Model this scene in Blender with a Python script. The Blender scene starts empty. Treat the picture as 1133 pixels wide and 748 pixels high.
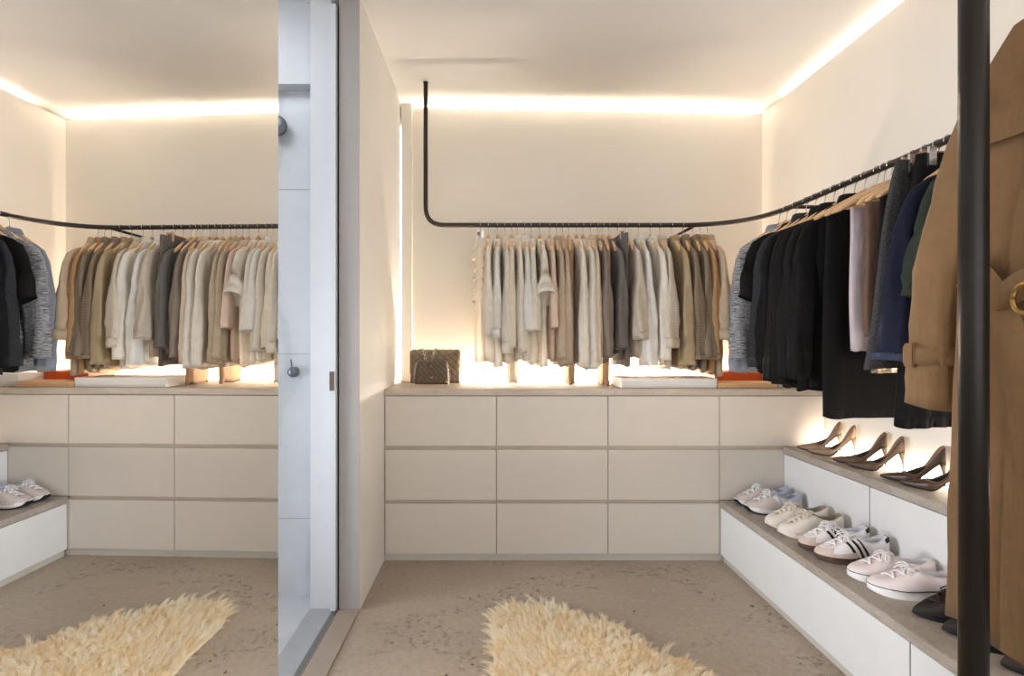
import bpy, bmesh, math, random
import numpy as np
from mathutils import Vector

PI = math.pi
sc = bpy.context.scene
COL = sc.collection
rnd = random.Random(7)

# ---------------------------------------------------------------- helpers
def tag(o, label=None, cat=None, group=None, kind=None):
    if label: o['label'] = label
    if cat: o['category'] = cat
    if group: o['group'] = group
    if kind: o['kind'] = kind
    return o

def empty(name, loc=(0, 0, 0), rz=0.0, label=None, cat=None, group=None):
    o = bpy.data.objects.new(name, None)
    o.empty_display_size = 0.05
    COL.objects.link(o)
    o.location = loc
    o.rotation_euler = (0, 0, rz)
    return tag(o, label, cat, group)

def link(name, me, mat=None, parent=None, loc=None, label=None):
    o = bpy.data.objects.new(name, me)
    COL.objects.link(o)
    if mat is not None:
        me.materials.append(mat)
    if parent is not None:
        o.parent = parent
    if loc is not None:
        o.location = loc
    if label:
        o['label'] = label
    return o

def make_mesh(verts, faces, smooth=True):
    me = bpy.data.meshes.new('m')
    me.from_pydata([tuple(v) for v in verts], [], faces)
    me.update()
    bm = bmesh.new()
    bm.from_mesh(me)
    bmesh.ops.recalc_face_normals(bm, faces=bm.faces)
    bm.to_mesh(me)
    bm.free()
    if smooth:
        me.polygons.foreach_set('use_smooth', [True] * len(me.polygons))
    return me

def mobj(name, verts, faces, mat, parent=None, smooth=True, loc=None, label=None):
    return link(name, make_mesh(verts, faces, smooth), mat, parent, loc, label)

def merge(*vf):
    V, F = [], []
    for v, f in vf:
        n = len(V)
        V.extend([tuple(p) for p in v])
        F.extend([tuple(i + n for i in q) for q in f])
    return V, F

def box_vf(x0, x1, y0, y1, z0, z1):
    v = [(x0, y0, z0), (x1, y0, z0), (x1, y1, z0), (x0, y1, z0), (x0, y0, z1), (x1, y0, z1), (x1, y1, z1), (x0, y1, z1)]
    f = [(0, 3, 2, 1), (4, 5, 6, 7), (0, 1, 5, 4), (1, 2, 6, 5), (2, 3, 7, 6), (3, 0, 4, 7)]
    return v, f

def bev(me, w, seg=2):
    bm = bmesh.new()
    bm.from_mesh(me)
    bmesh.ops.bevel(bm, geom=list(bm.edges), offset=w, segments=seg, affect='EDGES', clamp_overlap=True)
    bm.to_mesh(me)
    bm.free()

def box(name, x, y, z, mat, parent=None, b=0.0, label=None):
    me = make_mesh(*box_vf(x[0], x[1], y[0], y[1], z[0], z[1]), smooth=False)
    if b > 0:
        bev(me, b)
    return link(name, me, mat, parent, label=label)

def prism(name, poly, z0, z1, mat, parent=None, b=0.0):
    n = len(poly)
    v = [(p[0], p[1], z0) for p in poly] + [(p[0], p[1], z1) for p in poly]
    f = [tuple(range(n - 1, -1, -1)), tuple(range(n, 2 * n))] + [(i, (i + 1) % n, n + (i + 1) % n, n + i) for i in range(n)]
    me = make_mesh(v, f, smooth=False)
    if b > 0:
        bev(me, b)
    return link(name, me, mat, parent)

def loft_vf(rings, cap0=True, cap1=True, closed=True):
    n = len(rings[0])
    V = [tuple(p) for r in rings for p in r]
    F = []
    m = n if closed else n - 1
    for i in range(len(rings) - 1):
        for j in range(m):
            a = i * n + j
            b = i * n + (j + 1) % n
            F.append((a, b, b + n, a + n))
    if cap0: F.append(tuple(range(n - 1, -1, -1)))
    if cap1: F.append(tuple((len(rings) - 1) * n + k for k in range(n)))
    return V, F

def smooth_path(pts, sub=6):
    """Catmull-Rom through pts"""
    P = [Vector(p) for p in pts]
    P = [P[0] * 2 - P[1]] + P + [P[-1] * 2 - P[-2]]
    out = []
    for i in range(1, len(P) - 2):
        for k in range(sub):
            t = k / sub
            a, b, c, d = P[i - 1], P[i], P[i + 1], P[i + 2]
            out.append(0.5 * ((2 * b) + (c - a) * t + (2 * a - 5 * b + 4 * c - d) * t * t + (3 * b - a - 3 * c + d) * t ** 3))
    out.append(P[-2].copy())
    return out

def tube_vf(pts, r, n=8, cap=True):
    P = [Vector(p) for p in pts]
    rr = r if isinstance(r, (list, tuple)) else [r] * len(P)
    rings = []
    T = (P[1] - P[0]).normalized()
    up = Vector((0, 0, 1)) if abs(T.z) < 0.9 else Vector((1, 0, 0))
    N = T.cross(up).normalized()
    for i, p in enumerate(P):
        if i == 0: t = P[1] - P[0]
        elif i == len(P) - 1: t = P[-1] - P[-2]
        else: t = P[i + 1] - P[i - 1]
        t.normalize()
        N = (N - t * N.dot(t)).normalized()
        B = t.cross(N)
        rings.append([p + N * (math.cos(2 * PI * k / n) * rr[i]) + B * (math.sin(2 * PI * k / n) * rr[i]) for k in range(n)])
    return loft_vf(rings, cap, cap)

def tube(name, pts, r, mat, parent=None, n=10, label=None):
    return mobj(name, *tube_vf(pts, r, n), mat, parent, label=label)

def lathe_vf(prof, n=24, c=(0, 0, 0)):
    rings = [[(c[0] + r * math.cos(2 * PI * k / n), c[1] + r * math.sin(2 * PI * k / n), c[2] + z) for k in range(n)] for r, z in prof]
    return loft_vf(rings)

def interp(t, tab):
    return float(np.interp(t, [a for a, _ in tab], [b for _, b in tab]))

def sm(t):
    t = max(0.0, min(1.0, t))
    return t * t * (3 - 2 * t)

# ---------------------------------------------------------------- materials
def S(c):
    """sRGB 0-255 -> linear"""
    r = []
    for v in c:
        v /= 255.0
        r.append(v / 12.92 if v <= 0.04045 else ((v + 0.055) / 1.055) ** 2.4)
    return (r[0], r[1], r[2], 1.0)

class NT:
    def __init__(s, name):
        s.m = bpy.data.materials.new(name)
        s.m.use_nodes = True
        s.t = s.m.node_tree
        s.t.nodes.clear()
        s.out = s.t.nodes.new('ShaderNodeOutputMaterial')
        s.b = s.n('ShaderNodeBsdfPrincipled')
        s.l(s.b.outputs[0], s.out.inputs[0])
        s.tc = s.n('ShaderNodeTexCoord')
    def n(s, t, **kw):
        o = s.t.nodes.new(t)
        for k, v in kw.items():
            if hasattr(o, k): setattr(o, k, v)
            else: o.inputs[k.replace('_', ' ')].default_value = v
        return o
    def l(s, a, b): s.t.links.new(a, b)
    def map(s, scale=(1, 1, 1), src='Object'):
        m = s.n('ShaderNodeMapping')
        s.l(s.tc.outputs[src], m.inputs[0])
        m.inputs['Scale'].default_value = scale
        return m.outputs[0]
    def noise(s, vec, scale, detail=4, rough=0.55):
        o = s.n('ShaderNodeTexNoise')
        s.l(vec, o.inputs['Vector'])
        o.inputs['Scale'].default_value = scale
        o.inputs['Detail'].default_value = detail
        o.inputs['Roughness'].default_value = rough
        return o.outputs['Fac']
    def ramp(s, fac, stops):
        r = s.n('ShaderNodeValToRGB')
        s.l(fac, r.inputs[0])
        e = r.color_ramp.elements
        while len(e) < len(stops): e.new(0.5)
        for i, (p, c) in enumerate(stops):
            e[i].position = p
            e[i].color = c if len(c) == 4 else S(c)
        return r.outputs[0]
    def mix(s, fac, a, b):
        m = s.n('ShaderNodeMix', data_type='RGBA')
        if isinstance(fac, float): m.inputs[0].default_value = fac
        else: s.l(fac, m.inputs[0])
        for sock, v in ((m.inputs[6], a), (m.inputs[7], b)):
            if isinstance(v, tuple): sock.default_value = v
            else: s.l(v, sock)
        return m.outputs[2]
    def bump(s, h, strength=0.2, dist=0.002):
        b = s.n('ShaderNodeBump')
        s.l(h, b.inputs['Height'])
        b.inputs['Strength'].default_value = strength
        b.inputs['Distance'].default_value = dist
        s.l(b.outputs[0], s.b.inputs['Normal'])
    def set(s, col=None, rough=None, metal=None, spec=None, sheen=None):
        if col is not None:
            if isinstance(col, tuple): s.b.inputs['Base Color'].default_value = col
            else: s.l(col, s.b.inputs['Base Color'])
        if rough is not None: s.b.inputs['Roughness'].default_value = rough
        if metal is not None: s.b.inputs['Metallic'].default_value = metal
        if spec is not None: s.b.inputs['Specular IOR Level'].default_value = spec
        if sheen is not None: s.b.inputs['Sheen Weight'].default_value = sheen
        return s

def simple(name, c, rough=0.5, metal=0.0, spec=0.5, vary=0.04, bump=0.0, bscale=200):
    t = NT(name)
    v = t.map()
    f = t.noise(v, 12, 3)
    c0 = S(c)
    lo = tuple(x * (1 - vary * 2) for x in c0[:3]) + (1,)
    hi = tuple(min(1, x * (1 + vary * 2)) for x in c0[:3]) + (1,)
    t.set(t.ramp(f, [(0.3, lo), (0.7, hi)]), rough, metal, spec)
    if bump > 0:
        t.bump(t.noise(v, bscale, 3), bump)
    return t.m

def plaster(name, c, c2):
    t = NT(name)
    v = t.map(src='Object')
    f = t.noise(v, 1.6, 5)
    t.set(t.ramp(f, [(0.3, c2), (0.7, c)]), 0.75, 0, 0.3)
    t.bump(t.noise(v, 60, 4), 0.06, 0.003)
    return t.m

def concrete_floor(name):
    t = NT(name)
    v = t.map()
    big = t.noise(v, 1.1, 6, 0.6)
    base = t.ramp(big, [(0.25, (150, 135, 118)), (0.5, (172, 156, 138)), (0.75, (186, 170, 152))])
    fine = t.noise(v, 45, 6, 0.7)
    base = t.mix(0.35, base, t.ramp(fine, [(0.3, (128, 114, 98)), (0.7, (184, 169, 151))]))
    # scuffed dark blotches
    msk1 = t.noise(t.map((1.0, 1.6, 1)), 2.1, 2)
    msk2 = t.noise(v, 30, 5, 0.75)
    mm = t.n('ShaderNodeMath', operation='MULTIPLY')
    r1 = t.ramp(msk1, [(0.50, (0, 0, 0, 1)), (0.60, (1, 1, 1, 1))])
    r2 = t.ramp(msk2, [(0.52, (0, 0, 0, 1)), (0.62, (1, 1, 1, 1))])
    t.l(r1, mm.inputs[0]); t.l(r2, mm.inputs[1])
    m2 = t.n('ShaderNodeMath', operation='MULTIPLY'); t.l(mm.outputs[0], m2.inputs[0]); m2.inputs[1].default_value = 0.75
    col = t.mix(m2.outputs[0], base, S((92, 78, 60)))
    spk = t.noise(t.map((1, 1.0, 1)), 17, 1)
    rs = t.ramp(spk, [(0.77, (0, 0, 0, 1)), (0.80, (1, 1, 1, 1))])
    col = t.mix(rs, col, S((84, 70, 56)))
    t.set(col, 0.42, 0, 0.45)
    t.bump(fine, 0.15, 0.002)
    return t.m

def slab_mat(name, c0, c1, c2, rough=0.55):
    t = NT(name)
    v = t.map((1, 1, 3))
    f = t.noise(v, 5, 7, 0.65)
    g = t.noise(v, 60, 5, 0.7)
    col = t.mix(0.4, t.ramp(f, [(0.3, c0), (0.5, c1), (0.7, c2)]), t.ramp(g, [(0.35, c0), (0.65, c2)]))
    t.set(col, rough, 0, 0.4)
    t.bump(g, 0.08, 0.001)
    return t.m

def tile_mat(name):
    t = NT(name)
    v = t.map()
    f = t.noise(v, 2.5, 8, 0.7)
    w = t.n('ShaderNodeTexWave'); t.l(v, w.inputs['Vector'])
    w.inputs['Scale'].default_value = 1.3; w.inputs['Distortion'].default_value = 9; w.inputs['Detail'].default_value = 5
    col = t.mix(0.5, t.ramp(f, [(0.35, (186, 190, 193)), (0.65, (208, 210, 212))]), t.ramp(w.outputs['Fac'], [(0.0, (184, 188, 191)), (0.15, (204, 206, 208)), (1.0, (208, 210, 212))]))
    t.set(col, 0.25, 0, 0.5)
    return t.m

def wood(name, c0, c1):
    t = NT(name)
    v = t.map((3, 18, 18))
    f = t.noise(v, 4, 5)
    t.set(t.ramp(f, [(0.3, c0), (0.7, c1)]), 0.42, 0, 0.4)
    return t.m

def fabric(name, c, kind='plain', trans=0.0, c2=None):
    t = NT(name)
    v = t.map()
    c0 = S(c)
    dk = S(c2) if c2 else tuple(x * 0.84 for x in c0[:3]) + (1,)
    lt = tuple(min(0.95, x * 1.06) for x in c0[:3]) + (1,)
    f = t.noise(v, 25, 4)
    col = t.ramp(f, [(0.3, tuple(x * 0.94 for x in c0[:3]) + (1,)), (0.7, lt)])
    bs, bst = 700, 0.25
    if kind == 'heather':
        h = t.noise(t.map((30, 30, 260)), 1.0, 3, 0.7)
        col = t.mix(t.ramp(h, [(0.42, (0, 0, 0, 1)), (0.6, (1, 1, 1, 1))]), col, dk)
        bst = 0.5
    elif kind == 'tweed':
        h = t.noise(v, 420, 2, 0.8)
        col = t.mix(t.ramp(h, [(0.47, (0, 0, 0, 1)), (0.55, (1, 1, 1, 1))]), col, dk)
    elif kind == 'weave':
        w = t.n('ShaderNodeTexWave', wave_type='BANDS', bands_direction='Z'); t.l(v, w.inputs['Vector'])
        w.inputs['Scale'].default_value = 38; w.inputs['Distortion'].default_value = 1.5
        col = t.mix(t.ramp(w.outputs['Fac'], [(0.3, (0, 0, 0, 1)), (0.9, (0.75, 0.75, 0.75, 1))]), col, dk)
        h = t.noise(v, 300, 2, 0.8)
        col = t.mix(t.ramp(h, [(0.45, (0, 0, 0, 1)), (0.6, (0.5, 0.5, 0.5, 1))]), col, dk)
    elif kind == 'knit':
        w = t.n('ShaderNodeTexWave', wave_type='BANDS', bands_direction='Z'); t.l(v, w.inputs['Vector'])
        w.inputs['Scale'].default_value = 70; w.inputs['Distortion'].default_value = 2.5
        t.bump(w.outputs['Fac'], 0.6, 0.003)
        col = t.mix(t.ramp(w.outputs['Fac'], [(0.1, (0.6, 0.6, 0.6, 1)), (0.5, (0, 0, 0, 1))]), col, dk)
    elif kind == 'denim':
        h = t.noise(t.map((400, 400, 90)), 1.0, 2, 0.7)
        col = t.mix(t.ramp(h, [(0.45, (0, 0, 0, 1)), (0.65, (0.8, 0.8, 0.8, 1))]), col, dk)
    if kind != 'knit':
        t.bump(t.noise(v, bs, 2), bst, 0.0006)
    wr = t.noise(t.map((26, 26, 5)), 1.0, 3, 0.5)
    b2_ = t.n('ShaderNodeBump'); t.l(wr, b2_.inputs['Height'])
    b2_.inputs['Strength'].default_value = 0.7; b2_.inputs['Distance'].default_value = 0.012
    lk = [k for k in t.t.links if k.to_socket == t.b.inputs['Normal']]
    t.l(b2_.outputs[0], lk[0].from_node.inputs['Normal'])
    lum = sum(c) / 765.0
    t.set(col, 0.88, 0, 0.2, 0.08 if lum > 0.3 else 0.0)
    if trans > 0:
        tr = t.n('ShaderNodeBsdfTranslucent')
        t.l(col, tr.inputs[0])
        mx = t.n('ShaderNodeMixShader')
        mx.inputs[0].default_value = trans
        t.l(t.b.outputs[0], mx.inputs[1]); t.l(tr.outputs[0], mx.inputs[2])
        t.l(mx.outputs[0], t.out.inputs[0])
    return t.m

def sheer(name, c, alpha):
    t = NT(name)
    v = t.map()
    f = t.noise(v, 40, 4)
    t.set(t.ramp(f, [(0.3, c), (0.7, (250, 246, 238))]), 0.8, 0, 0.2)
    tr = t.n('ShaderNodeBsdfTransparent')
    tl = t.n('ShaderNodeBsdfTranslucent'); tl.inputs[0].default_value = S(c)
    m1 = t.n('ShaderNodeMixShader'); m1.inputs[0].default_value = 0.5
    t.l(t.b.outputs[0], m1.inputs[1]); t.l(tl.outputs[0], m1.inputs[2])
    m2 = t.n('ShaderNodeMixShader'); m2.inputs[0].default_value = alpha
    t.l(tr.outputs[0], m2.inputs[1]); t.l(m1.outputs[0], m2.inputs[2])
    t.l(m2.outputs[0], t.out.inputs[0])
    return t.m

def emit(name, c, s):
    t = NT(name)
    t.b.inputs['Base Color'].default_value = S(c)
    t.b.inputs['Emission Color'].default_value = S(c)
    t.b.inputs['Emission Strength'].default_value = s
    return t.m

WARM = (255, 243, 227)
M_wall = plaster('wall_paint', (239, 232, 220), (235, 227, 214))
M_wall2 = plaster('left_wall_paint', (240, 236, 230), (236, 231, 225))
M_ceil = plaster('ceiling_paint', (246, 242, 236), (243, 238, 231))
M_jamb = simple('jamb_paint', (166, 160, 155), 0.5, vary=0.01)
M_white = simple('bathroom_white', (208, 210, 212), 0.45, vary=0.01)
M_tile = tile_mat('marble_tile')
M_floor = concrete_floor('polished_concrete')
M_front = simple('drawer_front_lacquer', (212, 203, 191), 0.42, vary=0.008, spec=0.4)
M_front2 = simple('bench_front_lacquer', (222, 221, 218), 0.42, vary=0.008, spec=0.4)
M_carc = simple('recess_profile', (186, 174, 158), 0.55, vary=0.02)
M_plinth = simple('plinth', (196, 189, 178), 0.5, vary=0.02)
M_top = slab_mat('worktop_stone', (168, 154, 138), (194, 181, 165), (212, 200, 184))
M_shelf = slab_mat('shelf_stone', (138, 126, 114), (166, 154, 141), (188, 178, 166))
M_black = simple('black_steel', (44, 40, 37), 0.38, metal=0.55, spec=0.5, vary=0.05)
M_rail = simple('bronze_steel', (58, 50, 42), 0.4, metal=0.5, spec=0.5, vary=0.05)
M_chrome = simple('chrome', (215, 213, 210), 0.2, metal=0.9, vary=0.01)
M_gold = simple('aged_gold', (196, 160, 96), 0.3, metal=0.9, vary=0.03)
M_grey = simple('grey_metal', (104, 108, 112), 0.35, metal=0.6, vary=0.03)
M_alu = simple('aluminium_track', (170, 170, 168), 0.35, metal=0.7, vary=0.02)
M_sill_w = simple('sill_taupe', (158, 142, 127), 0.5, vary=0.02)
M_sill_g = simple('sill_grey', (164, 165, 166), 0.45, vary=0.02)
M_dark = simple('dark_recess', (40, 34, 30), 0.7)
M_bronzepull = simple('flush_pull_bronze', (120, 106, 92), 0.35, metal=0.5)
M_wood = wood('hanger_wood', (200, 158, 112), (224, 186, 142))
M_wood2 = wood('hanger_wood_dark', (150, 96, 56), (176, 118, 74))
M_btn = simple('button', (50, 42, 36), 0.35)
M_led = emit('led_diffuser', WARM, 165.0)
M_led2 = emit('led_diffuser_shelf', WARM, 38.0)
M_mirror = NT('mirror_silver').set((0.93, 0.93, 0.92, 1), 0.0, 1.0).m

# ---------------------------------------------------------------- camera
F, CX, CY = 556.0, 535.0, 374.5
cam = bpy.data.cameras.new('Camera')
cam.sensor_fit = 'HORIZONTAL'
cam.sensor_width = 36.0
cam.lens = F / 1133 * 36
cam.shift_x = (566.5 - CX) / 1133
cam.shift_y = (CY - 374.0) / 1133
cam.clip_start = 0.02
co = bpy.data.objects.new('Camera', cam)
COL.objects.link(co)
co.location = (0, 0, 1.2)
co.rotation_euler = (PI / 2, 0, 0)
sc.camera = co

# ---------------------------------------------------------------- shell
CEIL, PTOP = 2.714, 2.682
DC = 2.705
XR = 1.84
YF = -1.6                      # the room is open to daylight behind this line
def YB(x): return 3.22 + (x + 0.55) * (0.10 / 2.39)
def XL(y): return -0.5945 + 0.0216 * y
def st(o): o['kind'] = 'structure'; return o

st(box('floor', (-0.66, 2.05), (YF, 3.55), (-0.05, 0), M_floor))
st(box('ceiling', (-0.80, 2.05), (YF, 3.55), (CEIL, CEIL + 0.06), M_ceil))
st(prism('wall_back', [(-0.46, YB(-0.46)), (XR + 0.01, YB(XR + 0.01)), (XR + 0.01, YB(XR) + 0.05), (-0.46, YB(-0.46) + 0.05)], 0.0, PTOP, M_wall))
st(prism('wall_rear', [(-0.62, 3.36), (2.0, 3.48), (2.0, 3.55), (-0.62, 3.55)], 0.0, CEIL, M_wall))
st(box('wall_right', (XR, XR + 0.05), (YF, 3.33), (0, PTOP), M_wall))
st(box('wall_outer', (1.95, 2.0), (YF, 3.55), (0, CEIL), M_wall))
# small boxed strip in the back left corner
st(box('trim_corner', (-0.519, -0.455), (3.17, 3.26), (0.9285, PTOP + 0.004), M_wall))
# left wall: far part, near part, lintel
JY = 2.218
st(prism('wall_left', [(XL(JY), JY), (XL(3.5), 3.5), (XL(3.5) - 0.09, 3.5), (XL(JY) - 0.09, JY)], 0, CEIL, M_wall2))
st(prism('wall_left_near', [(XL(YF), YF), (XL(1.26), 1.26), (XL(1.26) - 0.09, 1.26), (XL(YF) - 0.09, YF)], 0, CEIL, M_wall2))
st(prism('wall_left_inner', [(-0.674, JY + 0.002), (-0.62, 3.3), (-0.79, 3.3), (-0.765, JY + 0.002)], 0, CEIL, M_white))
# cover strip that finishes the jamb
st(box('trim_jamb', (XL(JY) - 0.088, XL(JY) - 0.001), (JY - 0.004, JY), (0.0, CEIL), M_jamb))
# pocket door leaf inside the wall
d = st(box('door_1', (-0.672, -0.645), (JY - 0.028, 2.9), (0.012, 2.66), M_white))
pm = box('door_pull', (-0.671, -0.650), (JY - 0.0315, JY - 0.0275), (0.972, 1.056), M_bronzepull, d, 0.001, label='bronze flush pull in the door edge')
box('pull_frame', (-0.676, -0.645), (JY - 0.030, JY - 0.0278), (0.965, 1.063), M_white, pm)
st(box('trim_slot', (-0.645, -0.638), (JY + 0.004, JY + 0.05), (0.0, 2.66), M_dark))
# threshold
st(prism('trim_sill', [(XL(1.2), 1.2), (XL(JY), JY), (-0.636, JY), (-0.655, 1.2)], -0.02, 0.008, M_sill_w))
st(prism('trim_sill_outer', [(-0.682, 1.2), (-0.664, JY), (-0.765, JY), (-0.785, 1.2)], -0.02, 0.007, M_sill_g))
trk = st(prism('trim_track', [(-0.655, 1.2), (-0.636, JY), (-0.664, JY), (-0.682, 1.2)], -0.03, -0.012, M_dark))
for dx in (0.004, 0.014, 0.022):
    prism('track_rail', [(-0.655 - dx, 1.2), (-0.636 - dx, JY), (-0.640 - dx, JY), (-0.659 - dx, 1.2)], -0.02, 0.006, M_alu, trk)
# shower room beyond the doorway
st(box('floor_shower', (-2.2, -0.765), (0.6, 2.6), (-0.05, 0.0), M_tile))
tw = st(box('wall_shower', (-2.2, -0.766), (2.335, 2.42), (0, 2.36), M_tile))
for z in (0.363, 1.127, 1.891):
    box('tile_joint', (-2.2, -0.766), (2.3335, 2.336), (z, z + 0.003), M_sill_g, tw)
st(box('wall_shower_soffit', (-2.2, -0.766), (2.27, 2.42), (2.35, 2.8), M_white))
st(box('wall_shower_left', (-2.25, -2.2), (0.6, 2.42), (0, 2.8), M_white))
st(box('wall_shower_near', (-2.2, -0.69), (0.55, 0.6), (0, 2.8), M_white))
st(box('ceiling_shower', (-2.25, -0.69), (0.55, 2.42), (2.8, 2.85), M_white))

# shower fittings
mx = empty('shower_mixer', (-0.878, 2.335, 1.045), 0, 'small round grey shower mixer with upright lever on tiled wall', 'tap')
def disc_y(r, y0, y1, n=28, cz=0.0, tilt=0.0):
    prof = [(0.0005, y0), (r * 0.92, y0), (r, y0 - (y0 - y1) * 0.25), (r, y1), (0.0005, y1)]
    rings = [[(rr * math.cos(2 * PI * k / n), yy, cz + rr * math.sin(2 * PI * k / n)) for k in range(n)] for rr, yy in prof]
    return loft_vf(rings)
mobj('rosette', *disc_y(0.024, -0.03, 0), M_grey, mx)
tube('lever', [(0, -0.024, 0.0), (-0.002, -0.03, 0.03), (-0.005, -0.032, 0.058)], 0.0036, M_grey, mx)
sh = empty('rain_shower', (-0.943, 2.335, 2.17), 0, 'round grey shower head half hidden by the mirror edge', 'shower head')
mobj('head_disc', *disc_y(0.046, -0.052, -0.036), M_grey, sh)
tube('arm', [(0, -0.04, 0), (0, 0.0, 0.0)], 0.011, M_grey, sh)

# ---------------------------------------------------------------- tall mirror
my0, my1 = 0.2, 1.3227
def XM(y): return -0.5115 + 0.0199 * (y - 2.7385)
mr = empty('wall_mirror', (XM(0.8), 0.8, 0), 0, 'full height frameless mirror on left wall beside the doorway', 'mirror')
def mrp(name, off0, off1, ya, yb, z0, z1, mat):
    poly = [(XM(ya) + off0, ya), (XM(yb) + off0, yb), (XM(yb) + off1, yb), (XM(ya) + off1, ya)]
    poly = [(p[0] - XM(0.8), p[1] - 0.8) for p in poly]
    return prism(name, poly, z0, z1, mat, mr)
mrp('glass', -0.006, 0.0, my0, my1 - 0.002, 0.012, 2.62, M_mirror)
mrp('backing_board', -0.0245, -0.0065, my0, my1, 0.01, 2.622, simple('mirror_backing', (96, 78, 62), 0.5))

# ---------------------------------------------------------------- drawer wall
ZT0, ZT1 = 0.893, 0.9285
cab_lab = ['pale three drawer unit at the left end, against the white wall',
           'pale three drawer unit second from the left wall',
           'pale three drawer unit third from left, next to the shoe bench',
           'pale drawer unit in the corner, partly covered by the shoe bench']
cx0 = -0.5295
for i in range(4):
    x0 = cx0 + 0.6 * i
    x1 = x0 + 0.6 if i < 3 else XR - 0.002
    u = empty('drawer_unit', (x0, DC, 0), 0, cab_lab[i], 'drawers', 'drawer units under the long worktop')
    w = x1 - x0
    u.location.y = DC + 0.006
    y1 = YB(x0) - 0.03 - DC
    box('carcass', (0.0, w), (0.0085, y1), (0.035, ZT0 - 0.004), M_carc, u)
    box('plinth', (0.0, w), (0.006, 0.03), (0.0, 0.036), M_plinth, u)
    for (z0, z1) in ((0.040, 0.3105), (0.331, 0.600), (0.622, 0.889)):
        box('drawer_front', (0.0018, w - 0.0018), (-0.006, 0.008), (z0, z1), M_front, u, 0.0015)
st(box('trim_filler', (-0.548, cx0 - 0.0005), (DC + 0.012, DC + 0.03), (0, ZT0), M_carc))
wt = prism('worktop', [(XL(DC) + 0.002, DC - 0.004), (XR - 0.002, DC - 0.004), (XR - 0.002, YB(XR) - 0.002), (-0.45, YB(-0.45) - 0.002), (-0.45, 3.095), (XL(3.05) + 0.002, 3.095)], ZT0, ZT1, M_top, b=0.002)
tag(wt, 'long beige stone worktop over the row of drawer units', 'worktop')

# ---------------------------------------------------------------- stepped shoe shelves on the right
XF1, XF2 = 1.276, 1.616
ZL1, ZU1 = 0.328, 0.6175
TH = 0.035
YN = -0.9
sb = empty('shoe_bench', (XF1, DC, 0), 0, 'low white bench cabinet along right wall under the sneakers', 'cabinet')
box('carcass', (0.021, 0.338), (YN - DC, -0.002), (0.036, ZL1 - TH - 0.002), M_carc, sb)
box('plinth', (0.016, 0.03), (YN - DC, -0.002), (0.0, 0.037), M_plinth, sb)
ys = [0.0, -1.2, -2.4, -3.6]
for a, b in zip(ys[:-1], ys[1:]):
    box('front_panel', (0.0, 0.02), (b + 0.0015, a - 0.0035), (0.038, ZL1 - TH - 0.004), M_front2, sb, 0.0012)
sl = box('bench_slab', (XF1 - 0.004, XF2 + 0.0), (YN, DC - 0.001), (ZL1 - TH, ZL1), M_shelf, None, 0.002)
tag(sl, 'lower grey stone shelf slab carrying the sneakers', 'shelf')
ub = empty('shelf_cabinet', (XF2, DC, ZL1), 0, 'white cabinet face between lower and upper stone shelf', 'cabinet')
box('carcass', (0.021, XR - XF2 - 0.003), (YN - DC, -0.002), (0.002, ZU1 - ZL1 - TH - 0.001), M_carc, ub)
ys = [0.0, -0.6, -1.2, -1.8, -2.4, -3.0, -3.6]
for a, b in zip(ys[:-1], ys[1:]):
    box('front_panel', (0.0, 0.02), (b + 0.0015, a - 0.0035), (0.002, ZU1 - ZL1 - TH - 0.004), M_front2, ub, 0.0012)
su = box('step_slab', (XF2 - 0.004, XR - 0.001), (YN, DC - 0.001), (ZU1 - TH, ZU1), M_shelf, None, 0.002)
tag(su, 'upper grey stone shelf slab carrying the heeled shoes', 'shelf')

# ---------------------------------------------------------------- light strips
led = prism('light_strip', [(-0.44, YB(-0.44) - 0.016), (XR - 0.02, YB(XR) - 0.016), (XR - 0.02, YB(XR) - 0.004), (-0.44, YB(-0.44) - 0.004)], ZT1 + 0.0005, ZT1 + 0.012, M_led)
tag(led, 'glowing light strip along the back of the worktop under clothes', 'light')
led = box('light_strip', (XR - 0.016, XR - 0.004), (-0.2, DC - 0.01), (ZU1 + 0.0005, ZU1 + 0.012), M_led2)
tag(led, 'glowing light strip behind heeled shoes along right wall', 'light')

def area(name, loc, rot, sx, sy, power, col, spread=PI):
    L = bpy.data.lights.new(name, 'AREA')
    L.shape = 'RECTANGLE'
    L.size, L.size_y = sx, sy
    L.energy = power
    L.spread = spread
    L.color = S(col)[:3]
    o = bpy.data.objects.new(name, L)
    COL.objects.link(o)
    o.location = loc
    o.rotation_euler = rot
    return o
TOPW = (255, 246, 233)
ang = math.atan(0.10 / 2.39)
# hidden in the cove between wall panels and outer walls, shining up on the ceiling
area('cove_light_back', (0.66, YB(0.66) + 0.060, PTOP - 0.006), (PI + 0.5, 0, ang), 2.2, 0.016, 16, TOPW)
area('cove_light_right', (XR + 0.060, 1.2, PTOP - 0.006), (PI + 0.5, 0, -PI / 2), 3.8, 0.016, 5.5, TOPW)
area('corner_light', (-0.5222, 3.205, 1.75), (-PI / 2, 0, -0.3), 0.006, 1.6, 0.7, TOPW)
area('shower_room_fill', (-1.35, 1.5, 2.78), (0, 0, 0), 0.8, 0.8, 7, (240, 246, 255))  # added unseen lamp that brightens the shower room
area('doorway_cool_fill', (-2.18, 1.45, 0.95), (0, -PI / 2, 0), 1.2, 0.6, 9.5, (240, 245, 255), 1.4)  # added lamp without a window, throws cool light through the doorway onto the bench

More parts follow.
